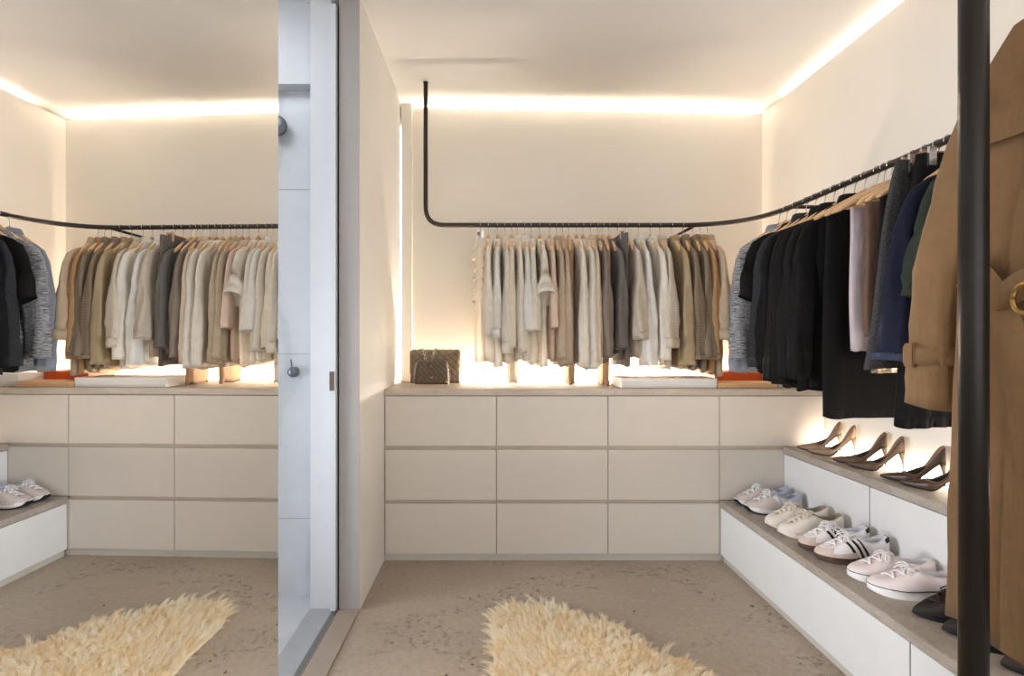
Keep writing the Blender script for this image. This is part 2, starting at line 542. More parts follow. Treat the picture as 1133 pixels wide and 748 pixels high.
# ---------------------------------------------------------------- clothes rail
RZ, RY, RX = 1.870, 2.97, 1.566
RR = 0.0135
def bend(p0, c, p1, r, n=9):
    """round the corner c between p0 and p1"""
    p0, c, p1 = Vector(p0), Vector(c), Vector(p1)
    a = (p0 - c).normalized() * r + c
    b = (p1 - c).normalized() * r + c
    return [a.lerp(c, t).lerp(c.lerp(b, t), t) for t in [k / n for k in range(n + 1)]]
PX, PY = 0.8775, 0.90
rail = empty('clothes_rail', (0.6, RY, RZ), 0, 'dark bronze pipe clothes rail bending around the back and right walls', 'clothes rail')
xe = (471 - CX) / F * RY
pts = [(xe, RY, CEIL - 0.002)] + bend((xe, RY, CEIL), (xe, RY, RZ), (1, RY, RZ), 0.11) + \
      bend((0, RY, RZ), (RX, RY, RZ), (RX, 0, RZ), 0.42, 14) + bend((RX, 2, RZ), (RX, PY, RZ), (0, PY, RZ), 0.15) + [(PX + 0.024, PY, RZ)]
off = Vector((0.6, RY, RZ))
tube('pipe', [Vector(p) - off for p in pts], RR, M_rail, rail, 14)
xb = (770 - CX) / F * RY
for p, q in (((xb, RY + 0.01, RZ), (xb, YB(xb), RZ)), ((RX + 0.01, 2.56, RZ), (XR, 2.56, RZ)), ((RX + 0.01, 1.25, RZ), (XR, 1.25, RZ))):
    tube('wall_bracket', [Vector(p) - off, Vector(q) - off], 0.009, M_rail, rail, 10)
mobj('ceiling_flange', *lathe_vf([(0.0, CEIL - RZ - 0.006), (0.015, CEIL - RZ - 0.006), (0.0155, CEIL - RZ - 0.001)], 18, (xe - 0.6, 0, 0)), M_rail, rail)
pole = empty('steel_pole', (PX, PY, 0), 0, 'thick black steel pole from floor to ceiling in front of trench coat', 'pole')
PR = 26 * PY / F / 2
mobj('tube', *lathe_vf([(PR, 0.0), (PR, CEIL)], 28), M_black, pole)
mobj('base_ring', *lathe_vf([(PR + 0.004, 0.0), (PR + 0.016, 0.0), (PR + 0.016, 0.006), (PR + 0.003, 0.009)], 28), M_black, pole)
mobj('rail_collar', *lathe_vf([(PR + 0.0005, RZ - 0.022), (PR + 0.005, RZ - 0.02), (PR + 0.005, RZ + 0.02), (PR + 0.0005, RZ + 0.022)], 28), M_black, pole)

# ---------------------------------------------------------------- hangers and garments
# local frame: x across the shoulders, y along the rail, z up; origin at the rail centre
HK = {}
def hanger(loc, rz, label, wide=0.165, mat=None, kind='wood'):
    r = empty('wooden_hanger' if kind == 'wood' else 'clip_hanger', loc, rz, label, 'hanger', 'hangers on the clothes rail')
    key = ('hook',)
    if key not in HK:
        R = 0.0158
        p = [(0, 0, -0.066), (0, 0, -0.045), (0.003, 0, -0.03)]
        p += [(R * math.cos(t), 0, R * math.sin(t)) for t in [math.radians(a) for a in range(-65, 206, 15)]]
        HK[key] = make_mesh(*tube_vf(smooth_path(p, 3), 0.0017, 6))
        HK[key].materials.append(M_chrome)
    o = bpy.data.objects.new('hook', HK[key]); COL.objects.link(o); o.parent = r
    mat = mat or M_wood
    key = (kind, wide, mat.name)
    if key not in HK:
        rings = []
        n = 27
        for i in range(n):
            a = -wide + 2 * wide * i / (n - 1)
            q = abs(a) / wide
            zc = -0.086 - 0.092 * q ** 1.3 if kind == 'wood' else -0.075
            hh = (0.018 - 0.009 * q + 0.013 * math.exp(-(a / 0.03) ** 2)) if kind == 'wood' else 0.012
            tt = 0.0105 - 0.003 * q
            yb = 0.012 * q ** 2
            if i in (0, n - 1): hh *= 0.45; tt *= 0.6
            rings.append([(a, yb + tt * math.copysign(abs(math.cos(t)) ** 0.6, math.cos(t)), zc + hh * math.copysign(abs(math.sin(t)) ** 0.7, math.sin(t))) for t in [2 * PI * k / 10 for k in range(10)]])
        HK[key] = make_mesh(*loft_vf(rings))
        HK[key].materials.append(mat)
    o = bpy.data.objects.new('shoulder_bar' if kind == 'wood' else 'clip_bar', HK[key]); COL.objects.link(o); o.parent = r
    if kind == 'clip':
        for s in (-1, 1):
            v, f = merge(box_vf(s * wide * 0.8 - 0.012, s * wide * 0.8 + 0.012, -0.018, -0.010, -0.115, -0.055), box_vf(s * wide * 0.8 - 0.012, s * wide * 0.8 + 0.012, 0.010, 0.018, -0.115, -0.055), box_vf(s * wide * 0.8 - 0.008, s * wide * 0.8 + 0.008, -0.020, 0.020, -0.083, -0.075))
            mobj('clip', v, f, M_chrome, r, smooth=False)
    return r

def sup(t, e):
    c, s = math.cos(t), math.sin(t)
    return math.copysign(abs(c) ** e, c), math.copysign(abs(s) ** e, s)

def crease(x):
    return 1 - 2 * abs(math.sin(x * 0.5)) ** 0.7

def garment(name, loc, rz, mat, label, cat, group, L=0.83, zc=-0.092, zs=-0.212, W=0.192, Wh=0.2, T=0.026, slv=0.6, sr=(0.056, 0.046), st_=0.027,
            out=0.045, fold=1.0, collar=None, cuff=None, seed=0, buttons=0, cuffmat=None, colmat=None, neck=0.058, swing=0.0, waist=1.0, hemwave=0.006, wideback=False, nth=0.030):
    R = random.Random(seed * 31 + 5)
    root = empty(name, loc, rz, label, cat, group)
    ph = [R.uniform(0, 6.28) for _ in range(8)]
    NU = 52
    def bring(z, shrink=1.0, dz=0.0):
        if z > zs:
            q = (zc - z) / (zc - zs)
            w = neck + (W - neck) * min(1, max(0, q)) ** 0.92
            th = nth + (0.021 - nth) * q
        else:
            q = (zs - z) / (zs + L)
            w = W + (0.018 * sm(q * 4)) + (Wh - W - 0.018) * sm((q - 0.1) / 0.9) - (1 - waist) * W * math.sin(PI * min(1, q * 1.15)) ** 2
            th = 0.021 + (T - 0.021) * sm(q * 3.5)
        q = max(0, min(1, (zs - z) / (zs + L)))
        pts = []
        for k in range(NU):
            t = 2 * PI * k / NU
            cx_, cy_ = sup(t, 0.62)
            a = w * cx_ * shrink
            amp = fold * (0.003 + 0.011 * q ** 1.2)
            wv = crease(4 * a / 0.2 * 1.6 + ph[0] + 1.2 * q) * 0.6 + crease(7 * a / 0.2 + ph[1] - 2 * q) * 0.35 + math.sin(3 * t + ph[2] + 4 * q) * 0.3
            wr = math.sin(26 * z + 6 * a / 0.2 + ph[3]) * 0.0012 * fold
            edge = 1 - 0.75 * abs(cx_) ** 6
            y = th * cy_ * shrink + (wv * amp * edge + wr) * (0.55 + 0.45 * abs(cy_)) + swing * q
            zz = z + dz + hemwave * q ** 6 * math.sin(4 * t + ph[4]) + (0.0 if z < zs else -0.010 * (1 - abs(cx_)) * 0)
            a2 = a + 0.006 * fold * q * math.sin(8 * z * 3 + ph[5]) * abs(cx_) ** 3
            pts.append((a2, y, zz))
        return pts
    zl = [zc - (zc - zs) * t for t in (0, 0.06, 0.15, 0.3, 0.5, 0.7, 0.85, 0.95, 1.0)] + [zs - (zs + L) * t for t in [(i / 24) for i in range(1, 25)]]
    rings = [bring(zc - 0.03, 0.80), bring(zc, 0.90, -0.004)] + [bring(z) for z in zl] + [bring(-L, 0.96, 0.004), bring(-L + 0.03, 0.9)]
    v, f = loft_vf(rings, False, False)
    body = mobj('body', v, f, mat, root)
    if slv > 0:
        for s in (-1, 1):
            zt = zs
            ze = zs - slv
            o_ = out if s < 0 or wideback else 0.0
            P = [(W - 0.075, zt + 0.046), (W - 0.035, zt + 0.020), (W - 0.004, zt - 0.012), (W + 0.012, zt - 0.06), (W + 0.016 + o_ * 0.3, zt - 0.14)]
            nsg = 16
            for i in range(1, nsg + 1):
                q = i / nsg
                P.append((W + 0.016 + o_ * (0.3 + 0.7 * q) + 0.006 * math.sin(5 * q + ph[6]), zt - 0.14 + (ze - zt + 0.14) * q)) if slv > 0.2 else None
            if slv <= 0.2:
                for i in range(1, 5):
                    q = i / 4
                    P.append((W + 0.016 + o_ * (0.3 + 0.5 * q), zt - 0.14 + (ze - zt + 0.14) * q))
            rgs = []
            n = len(P)
            NS = 24
            sw = R.uniform(-0.008, 0.008)
            fold_s = fold if slv > 0.3 else 0.25 * fold
            for i, (a, z) in enumerate(P):
                a0, z0 = P[max(0, i - 1)]; a1, z1 = P[min(n - 1, i + 1)]
                tx, tz = a1 - a0, z1 - z0
                l = math.hypot(tx, tz) or 1
                nx, nz = -tz / l, tx / l
                q = i / (n - 1)
                ra = sr[0] + (sr[1] - sr[0]) * q
                rt = 0.011 + (st_ * 1.14 - 0.011) * sm(q * 1.7 + 0.05)
                if i < 3: ra *= (0.42, 0.62, 0.86)[i]
                rg = []
                for k in range(NS):
                    t = 2 * PI * k / NS
                    cx_, cy_ = sup(t, 0.8)
                    wv = 1 + fold_s * sm(q * 3) * (0.07 * math.sin(3 * t + ph[7] + 7 * q) + 0.08 * q * crease(11 * q * 3 + 2 * t + ph[1]) + 0.13 * crease(5 * t + ph[2] * s + 2.5 * q))
                    rg.append((s * (a + nx * ra * cx_ * wv), rt * cy_ * wv + sw * q + swing * q, z + nz * ra * cx_))
                rgs.append(rg)
            last = rgs[-1]
            ca = sum(p[0] for p in last) / NS; cb = sum(p[1] for p in last) / NS
            rgs.append([(ca + (p[0] - ca) * 0.88, cb + (p[1] - cb) * 0.85, p[2] + 0.003) for p in last])
            rgs.append([(ca + (p[0] - ca) * 0.8, cb + (p[1] - cb) * 0.75, p[2] + 0.05) for p in last])
            v, f = loft_vf(rgs, True, True)
            so = mobj('sleeve', v, f, mat, root)
            if cuff:
                h, ex = cuff
                idx = [i for i in range(n) if P[i][1] < ze + h] or [n - 1]
                base = last
                cr = []
                for (dz, sc_) in ((h, 1.02), (h + 0.003, 1.05 + ex), (h * 0.5, 1.07 + ex), (-0.004, 1.05 + ex), (-0.005, 0.96)):
                    # follow the sleeve axis at that height
                    zt_ = ze + dz
                    aa = np.interp(-zt_, [-p[1] for p in P], [p[0] for p in P])
                    cr.append([(s * aa + (p[0] - ca) * sc_ * 1.03, cb + (p[1] - cb) * sc_, zt_ + (p[2] - ze) + 0.004 * math.sin(3 * k + ph[3]) * ex * 4) for k, p in enumerate(last)])
                v, f = loft_vf(cr, False, False)
                mobj('cuff', v, f, cuffmat or mat, so)
    if collar:
        # stand and fold, around the neck opening
        h = collar
        cr = []
        NC = 28
        prof = [(0.94, -0.006), (0.97, h * 0.6), (0.99, h), (1.06, h * 0.95), (1.16, h * 0.35), (1.25, -h * 0.35), (1.22, -h * 0.4)]
        for sc_, dz in prof:
            ring = []
            for k in range(NC):
                t = 2 * PI * k / NC
                cx_, cy_ = sup(t, 0.75)
                front = max(0, cy_) ** 2
                ring.append((neck * sc_ * cx_ * 0.98, 0.029 * sc_ * cy_, zc + dz * (1.0 - 0.25 * front) - (0.012 * front)))
            cr.append(ring)
        v, f = loft_vf(cr, False, False)
        mobj('collar', v, f, colmat or mat, root)
    if buttons:
        for i in range(buttons):
            z = zs - 0.05 - (abs(zs + L) - 0.1) * i / max(1, buttons - 1)
            q = (zs - z) / (zs + L)
            mobj('button', *disc_y(0.006, -T - 0.014, -T + 0.01, 12, z), M_btn, root)
    return root

def trousers(name, loc, rz, mat, label, group, L=0.75, w=0.1, T=0.02, z0=-0.16, seed=0, x0=0.0, wb=None, cat='trousers', pleat=0, flare=1.0, band=None, pl_amp=0.006):
    """folded trousers or a skirt: a flat hanging tube from z0 down to -L"""
    R = random.Random(seed + 77)
    root = empty(name, loc, rz, label, cat, group)
    ph = [R.uniform(0, 6.28) for _ in range(4)]
    wb = wb or w * flare
    NU = 96 if pleat else 44
    rings = []
    N = 22
    def rg(q, shrink=1.0, dz=0):
        z = z0 + (-L - z0) * q + dz
        ww = w + (wb - w) * q ** 0.8
        out = []
        for k in range(NU):
            t = 2 * PI * k / NU
            cx_, cy_ = sup(t, 0.55)
            y = T * (0.7 + 0.5 * q) * cy_ * shrink + (0.006 * math.sin(cx_ * 4 + ph[0] + q * 2) + 0.003 * math.sin(cx_ * 9 + ph[1])) * q
            if pleat:
                y += pl_amp * (0.3 + q) * math.sin(cx_ * pleat) * (1 if cy_ > 0 else -1)
            out.append((x0 + ww * cx_ * shrink + 0.008 * q * math.sin(5 * q + ph[2]), y, z + 0.004 * q * math.sin(3 * t + ph[3])))
        return out
    rings = [rg(0, 0.4), rg(0, 0.9, 0.003)] + [rg(i / N) for i in range(N + 1)] + [rg(1, 0.93, 0.004), rg(0.96, 0.9)]
    v, f = loft_vf(rings, True, False)
    mobj('panel', v, f, mat, root)
    if band:
        br = [[(x0 + (p[0] - x0) * sx, p[1] * 1.15, p[2] + dz) for p in rg(0, 1.0)] for sx, dz in ((0.97, 0.004), (1.015, 0.003), (1.02, -band), (0.99, -band - 0.001))]
        v, f = loft_vf(br, False, False)
        mobj('waistband', v, f, mat, root)
    return root

def FB(*a, **k): return fabric(*a, **k)
M_ivory = FB('ivory_cotton', (242, 235, 222), 'plain', 0.3)
M_offw = FB('off_white_linen', (238, 229, 214), 'plain', 0.25)
M_cream = FB('cream_cotton', (238, 226, 206), 'plain', 0.25)
M_whitec = FB('white_cotton', (244, 240, 234), 'plain', 0.3)
M_greyw = FB('pale_grey_silk', (226, 218, 206), 'plain', 0.2)
M_pinkc = FB('blush_silk', (228, 203, 182), 'plain', 0.2)
M_taupe = FB('taupe_cotton', (186, 168, 145), 'plain', 0.12)
M_beige = FB('beige_cotton', (214, 194, 168), 'plain', 0.15)
M_gbrown = FB('grey_brown_wool', (132, 120, 108), 'plain', 0.05)
M_dgrey = FB('dark_grey_wool', (104, 98, 92), 'plain', 0.0)
M_oat = FB('oatmeal_knit', (220, 206, 186), 'knit', 0.1, (172, 156, 136))
M_linen = FB('rolled_linen', (222, 208, 188), 'weave', 0.12, (186, 170, 150))
M_olive = FB('khaki_cotton', (170, 149, 116), 'plain', 0.05)
M_herr = FB('herringbone_wool', (150, 130, 108), 'weave', 0.0, (110, 92, 74))
M_taupew = FB('taupe_wool', (140, 124, 102), 'weave', 0.0, (116, 100, 82))
M_camel = FB('camel_wool', (168, 130, 90), 'plain', 0.0)
M_jack = FB('beige_wool', (180, 158, 132), 'plain', 0.0)
M_tan = FB('tan_viscose', (190, 156, 124), 'plain', 0.1)
M_sheer = sheer('sheer_voile', (246, 238, 224), 0.62)
M_blue = FB('pale_blue_denim', (132, 138, 146), 'plain', 0.0)
M_heath = FB('grey_heather_knit', (168, 166, 164), 'heather', 0.0, (84, 88, 96))
M_blk = FB('black_cotton', (25, 23, 22), 'plain')
M_blk2 = FB('black_wool', (19, 18, 18), 'plain')
M_char = FB('charcoal_denim', (50, 51, 53), 'denim', 0, (30, 31, 33))
M_tweed = FB('grey_tweed', (78, 76, 75), 'tweed', 0, (34, 33, 34))
M_navy = FB('navy_denim', (29, 32, 48), 'denim', 0, (22, 25, 40))
M_navyf = FB('frayed_denim', (62, 67, 84), 'denim', 0, (40, 46, 66))
M_green = FB('forest_cotton', (44, 51, 42), 'plain')
M_lblue = FB('sky_cotton', (140, 152, 172), 'plain', 0.1)
M_lilac = FB('pale_lilac_cotton', (214, 200, 202), 'plain', 0.15)
M_sequin = simple('sequin_cloth', (178, 158, 136), 0.25, metal=0.5, vary=0.12, bump=0.9, bscale=120)
M_brownp = FB('brown_wool', (110, 86, 70), 'plain')
M_trench = FB('trench_gabardine', (140, 110, 77), 'plain', 0.0)
M_trench2 = FB('trench_lining', (128, 100, 72), 'plain', 0.0)

def hx(px): return (px - CX) / F * RY
def zend(py, Y): return (1.2 - (py - CY) / F * Y) - RZ        # local z of a pixel row at depth Y
GB = 'garments on the back rail'
GR = 'garments on the right rail'
# (name, hook px, material, sleeve end py, hem py, label, category, options)
back = [
 ('blouse', 540.5, M_ivory, 372, 399, 'ivory loose blouse hanging next to the sheer ruffled dress', 'blouse', dict(T=0.034, st_=0.026, Wh=0.24)),
 ('blouse', 550.4, M_whitec, 374, 405, 'white blouse third from the left end of the back rail', 'blouse', dict(st_=0.024, cuff=(0.05, 0.0))),
 ('shirt', 558.7, M_offw, 390, 400, 'off-white shirt fourth from the left end of the back rail', 'shirt', dict(collar=0.02, cuff=(0.06, 0.0))),
 ('dress', 566.0, M_cream, 385, 423, 'cream long dress hanging lowest among the white garments at left', 'dress', dict(Wh=0.14, fold=1.2)),
 ('shirt', 572.5, M_offw, 390, 398, 'off-white collared shirt right behind the long cream dress', 'shirt', dict(collar=0.024)),
 ('shirt', 580.6, M_whitec, 366, 398, 'white collared shirt, second to the left of the wide sleeved tee', 'shirt', dict(collar=0.022)),
 ('blouse', 587.5, M_ivory, 367, 402, 'ivory blouse with loose sleeves directly left of the wide sleeved tee', 'blouse', dict(st_=0.034, fold=0.8)),
 ('t_shirt', 597.0, M_ivory, 331, 405, 'ivory tee with a wide elbow length sleeve', 't-shirt', dict(st_=0.046, sr=(0.07, 0.075), fold=1.1)),
 ('blouse', 608.2, M_pinkc, 364, 398, 'blush pink silk blouse beside the wide sleeved tee', 'blouse', dict(st_=0.022)),
 ('shirt', 615.5, M_taupe, 398, 404, 'taupe shirt directly right of the blush pink blouse', 'shirt', dict(st_=0.024, collar=0.018)),
 ('shirt', 622.6, M_taupe, 403, 404, 'taupe long sleeved shirt left of the pale grey silk shirt', 'shirt', dict(st_=0.03)),
 ('skirt_dress', 629.0, M_tan, 0, 424, 'tan slip dress hem dangling low between taupe shirts', 'dress', dict(T=0.02, Wh=0.12)),
 ('shirt', 637.7, M_offw, 406, 402, 'off-white long sleeved shirt in the middle of the back rail', 'shirt', dict(st_=0.028)),
 ('shirt', 645.2, M_greyw, 408, 408, 'pale grey silk shirt in the middle of the back rail', 'shirt', dict(st_=0.028)),
 ('shirt', 653.2, M_beige, 402, 404, 'beige shirt left of the grey brown cardigan', 'shirt', dict(st_=0.026, collar=0.024)),
 ('cardigan', 661.2, M_gbrown, 396, 400, 'grey brown wool cardigan left of the dark grey cardigan', 'cardigan', dict(st_=0.03)),
 ('slip_dress', 667.4, M_tan, 0, 426, 'tan slip dress with hem dangling below the grey cardigans', 'dress', dict(T=0.018, Wh=0.1)),
 ('cardigan', 674.0, M_dgrey, 386, 392, 'dark grey wool cardigan, darkest garment on the back rail', 'cardigan', dict(st_=0.03)),
 ('sweater', 693.0, M_oat, 375, 395, 'oatmeal knit sweater right of the grey trousers', 'sweater', dict(st_=0.038, sr=(0.064, 0.062), cuff=(0.035, -0.1))),
 ('shirt', 706.5, M_whitec, 404, 404, 'bright white shirt right of the oatmeal sweater', 'shirt', dict(st_=0.036, collar=0.024)),
 ('shirt', 719.5, M_ivory, 398, 402, 'ivory shirt between bright white shirt and rolled cuff linen shirt', 'shirt', dict(st_=0.034, collar=0.024)),
 ('shirt', 730.2, M_linen, 384, 408, 'cream linen shirt with thick rolled cuff', 'shirt', dict(st_=0.038, cuff=(0.045, 0.14), sr=(0.062, 0.058), collar=0.02)),
 ('jacket', 743.4, M_olive, 404, 407, 'khaki olive cotton jacket on the back rail', 'jacket', dict(st_=0.034, collar=0.026)),
 ('blazer', 755.5, M_herr, 397, 408, 'brown woven blazer right of the khaki jacket', 'blazer', dict(st_=0.04, collar=0.028, cuff=(0.02, 0.02))),
 ('blazer', 767.0, M_taupew, 396, 410, 'taupe grey woven blazer, third from right end of back rail', 'blazer', dict(st_=0.038, collar=0.028)),
 ('jacket', 775.0, M_camel, 398, 412, 'camel brown jacket behind the beige rolled cuff jacket', 'jacket', dict(st_=0.034, collar=0.026)),
 ('jacket', 782.8, M_jack, 375, 414, 'beige wool jacket with rolled cuff at right end of rail', 'jacket', dict(st_=0.042, cuff=(0.05, 0.09), sr=(0.072, 0.066), collar=0.026)),
]
for i, (nm, px, m, se, he, lab, cat, kw) in enumerate(back):
    x = hx(px)
    yaw = PI / 2 + math.radians(rnd.uniform(-3, 3))
    if px > 700: yaw -= math.radians(4)
    Ls = -zend(he, 2.90)
    zs = -0.212
    sl_ = 0 if se == 0 else max(0.1, zs - zend(se, 2.73))
    kw = dict(kw)
    if se == 0: kw.setdefault('neck', 0.05); kw['W'] = 0.12; kw['zs'] = -0.17
    garment(nm, (x, RY, RZ), yaw, m, lab, cat, GB, L=Ls, slv=sl_, seed=i + 3, fold=kw.pop('fold', 0.9), **kw)
    hanger((x, RY, RZ), yaw, 'wooden hanger holding the ' + ' '.join(lab.split()[:12]))

# sheer ruffled dress on a plain hook at the left end
x = hx(531.5)
root = trousers('ruffled_dress', (x, RY, RZ), PI / 2, M_sheer, 'sheer white ruffled dress at the left end of the back rail', GB, L=0.80, w=0.13, T=0.022, z0=-0.08, seed=4, wb=0.26, cat='dress', pleat=9)
R = random.Random(3)
V, Fc = [], []
for lv in range(6):                                         # ruffle tiers down the side
    z = -0.10 - lv * 0.06
    w = 0.14 + 0.012 * lv
    rg = []
    for j in range(3):
        ring = []
        for k in range(60):
            t = 2 * PI * k / 60
            cx_, cy_ = sup(t, 0.6)
            g = 1 + 0.10 * j / 2
            ring.append((w * cx_ * g, (0.028 * cy_) * g * (1 + 0.4 * j / 2) + 0.006 * j / 2 * math.sin(13 * t + lv), z - 0.028 * j + 0.006 * math.sin(9 * t + lv) * j / 2))
        rg.append(ring)
    v, f = loft_vf(rg, False, False)
    V, Fc = merge((V, Fc), (v, f))
mobj('ruffle', V, Fc, M_sheer, root)
hanger((x, RY, RZ), PI / 2, 'clip hanger at the left end holding the sheer ruffled dress', wide=0.12, kind='clip', mat=M_grey)
# grey trousers among the cardigans
x = hx(685.0)
trousers('trousers', (x - 0.008, RY, RZ), PI / 2, M_dgrey, 'narrow dark grey trousers left of the oatmeal sweater', GB, L=-zend(406, 2.72), w=0.19, T=0.018, z0=-0.085, seed=9, x0=-0.01)
hanger((x - 0.008, RY, RZ), PI / 2, 'dark clip hanger holding the narrow grey trousers', wide=0.15, kind='clip', mat=M_wood2)

# ---- right rail, far to near
def ry(px): return RX * F / (px - CX)
right = [
 ('shirt', 2.62, M_blue, 412, 412, 'pale blue grey shirt at the far corner end of right rail', 'shirt', dict(st_=0.03, collar=0.022)),
 ('sweater', 2.555, M_heath, 396, 405, 'grey heather knit sweater at the corner', 'sweater', dict(st_=0.034, sr=(0.066, 0.066), cuff=(0.03, -0.05))),
 ('t_shirt', 2.48, M_blk, 333, 412, 'black short sleeved tee next to the grey heather sweater', 't-shirt', dict(st_=0.03, sr=(0.068, 0.07), buttons=3)),
 ('denim_jacket', 2.40, M_char, 405, 415, 'charcoal denim jacket among the black garments', 'jacket', dict(st_=0.034, collar=0.026, cuff=(0.05, 0.02))),
 ('blouse', 2.335, M_blk2, 408, 418, 'black blouse right of the charcoal denim jacket', 'blouse', dict(st_=0.03)),
 ('coat', 2.27, M_blk, 422, 428, 'black coat, second garment in front of the charcoal denim jacket', 'coat', dict(st_=0.034, collar=0.026)),
 ('blazer', 2.21, M_blk2, 425, 425, 'black blazer, third garment in front of the charcoal denim jacket', 'blazer', dict(st_=0.032, collar=0.026)),
 ('cardigan', 2.15, M_blk, 418, 432, 'black cardigan between black blazer and front black jacket', 'cardigan', dict(st_=0.03)),
 ('jacket', 2.085, M_blk2, 420, 430, 'black jacket, frontmost of the black garments beside white trousers', 'jacket', dict(st_=0.034, collar=0.028)),
 ('denim_jacket', 1.58, M_navy, 398, 400, 'navy denim jacket with frayed pale cuffs', 'jacket', dict(st_=0.036, sr=(0.06, 0.058), cuff=(0.018, 0.03), cuffmat=M_navyf, collar=0.026, Wh=0.215, out=0.085, W=0.16)),
 ('shirt', 1.505, M_green, 330, 395, 'dark green shirt between navy jacket and trench coat', 'shirt', dict(st_=0.026, sr=(0.06, 0.058), collar=0.024, out=0.06, W=0.16)),
 ('shirt', 1.455, M_lblue, 395, 420, 'sky blue shirt mostly hidden behind the trench coat', 'shirt', dict(st_=0.022, collar=0.024, W=0.15)),
]
for i, (nm, Y, m, se, he, lab, cat, kw) in enumerate(right):
    Y *= 1.017
    kw = dict(kw)
    yaw = math.radians(rnd.uniform(-4, 4))
    Ls = -zend(he, Y)
    zs = -0.205
    sl_ = max(0.12, zs - zend(se, Y))
    garment(nm, (RX, Y, RZ), yaw, m, lab, cat, GR, L=Ls, slv=sl_, seed=i + 60, zs=zs, W=kw.pop('W', 0.172), Wh=kw.pop('Wh', 0.19), out=kw.pop('out', 0.04), **kw)
    hanger((RX, Y, RZ), yaw, 'wooden hanger holding the ' + ' '.join(lab.split()[:12]))
# trousers and skirts
items = [
 ('skirt', 2.03, M_blk2, 'long black skirt hanging lowest behind the pale lilac white trousers', 462, 0.145, dict(z0=-0.1475, T=0.022, flare=1.15, x0=-0.01), 'wood', M_wood, 'wooden hanger carrying the long black skirt'),
 ('white_trousers', 1.965, M_lilac, 'pale lilac white trousers folded over a wooden hanger', 388, 0.105, dict(z0=-0.1475, T=0.018, x0=0.0), 'wood', M_wood, 'wooden hanger carrying pale lilac white trousers'),
 ('trousers', 1.90, M_brownp, 'brown trousers behind black trousers on wooden hangers', 372, 0.11, dict(z0=-0.1475, T=0.018, x0=0.015), 'wood', M_wood, 'wooden hanger carrying brown trousers'),
 ('sequin_top', 1.932, M_sequin, 'shiny beige sequined top with its hem showing below brown trousers', 412, 0.075, dict(z0=-0.1475, T=0.010, x0=0.025), 'wood', M_wood, 'wooden hanger carrying the shiny sequined top'),
 ('trousers', 1.80, M_blk, 'black trousers folded over a wooden hanger beside brown trousers', 378, 0.12, dict(z0=-0.1475, T=0.02, x0=0.0, flare=1.25), 'wood', M_wood, 'wooden hanger carrying black trousers, beside the brown trousers'),
 ('trousers', 1.75, M_blk2, 'black trousers on the second last wooden hanger before tweed skirt', 386, 0.13, dict(z0=-0.1475, T=0.016, x0=0.02), 'wood', M_wood, 'second last wooden hanger before the grey tweed skirt'),
 ('trousers', 1.705, M_blk, 'black trousers on the last wooden hanger before tweed skirt', 390, 0.13, dict(z0=-0.1475, T=0.016, x0=0.03), 'wood', M_wood, 'last wooden hanger before the grey tweed skirt'),
 ('tweed_skirt', 1.665, M_tweed, 'grey tweed skirt hung by clips beside the navy jacket', 408, 0.175, dict(z0=-0.075, T=0.02, flare=1.62, band=0.03), 'clip', M_wood2, 'clip hanger carrying the grey tweed skirt'),
 ('trousers', 1.634, M_blk, 'black wool trousers hung by clips right of the grey tweed skirt', 420, 0.14, dict(z0=-0.075, T=0.014, band=0.03), 'clip', M_wood2, 'clip hanger carrying the black wool trousers'),
 ('pleated_skirt', 1.60, M_blk2, 'black pleated skirt hanging low behind the trench sleeve', 472, 0.17, dict(z0=-0.075, T=0.018, flare=1.35, pleat=26, pl_amp=0.004), 'clip', M_wood2, 'brown clip hanger carrying the black pleated skirt'),
]
for i, (nm, Y, m, lab, he, w, kw, hk, hm, hl) in enumerate(items):
    Y *= 1.017
    yaw = math.radians(rnd.uniform(-3, 3))
    trousers(nm.replace('white_', ''), (RX, Y, RZ), yaw, m, lab, GR, L=-zend(he, Y), w=w, seed=i + 20, cat='skirt' if 'skirt' in nm else 'top' if 'top' in nm else 'trousers', **kw)
    h = hanger((RX, Y, RZ), yaw, hl, wide=0.2 if hk == 'wood' else w * 0.95, kind=hk, mat=hm)
    if hk == 'wood':
        tube('trouser_bar', [(-0.165, 0.008, -0.150), (0.165, 0.008, -0.150)], 0.005, hm, h, 8)

# ---------------------------------------------------------------- trench coat, facing the room
XC = 1.08
tz = RZ
tc = garment('trench_coat', (XC, PY, RZ), PI / 2, M_trench, 'long beige trench coat with belt hanging beside the black pole', 'coat', None, L=1.285, zc=-0.055, zs=-0.185, W=0.190, Wh=0.245, T=0.07, slv=0.645,
             sr=(0.070, 0.062), st_=0.055, out=0.092, fold=0.6, collar=0.05, seed=140, neck=0.075, hemwave=0.01, wideback=True, nth=0.045)
hanger((XC, PY, RZ), PI / 2, 'wooden hanger inside the beige trench coat', wide=0.165)
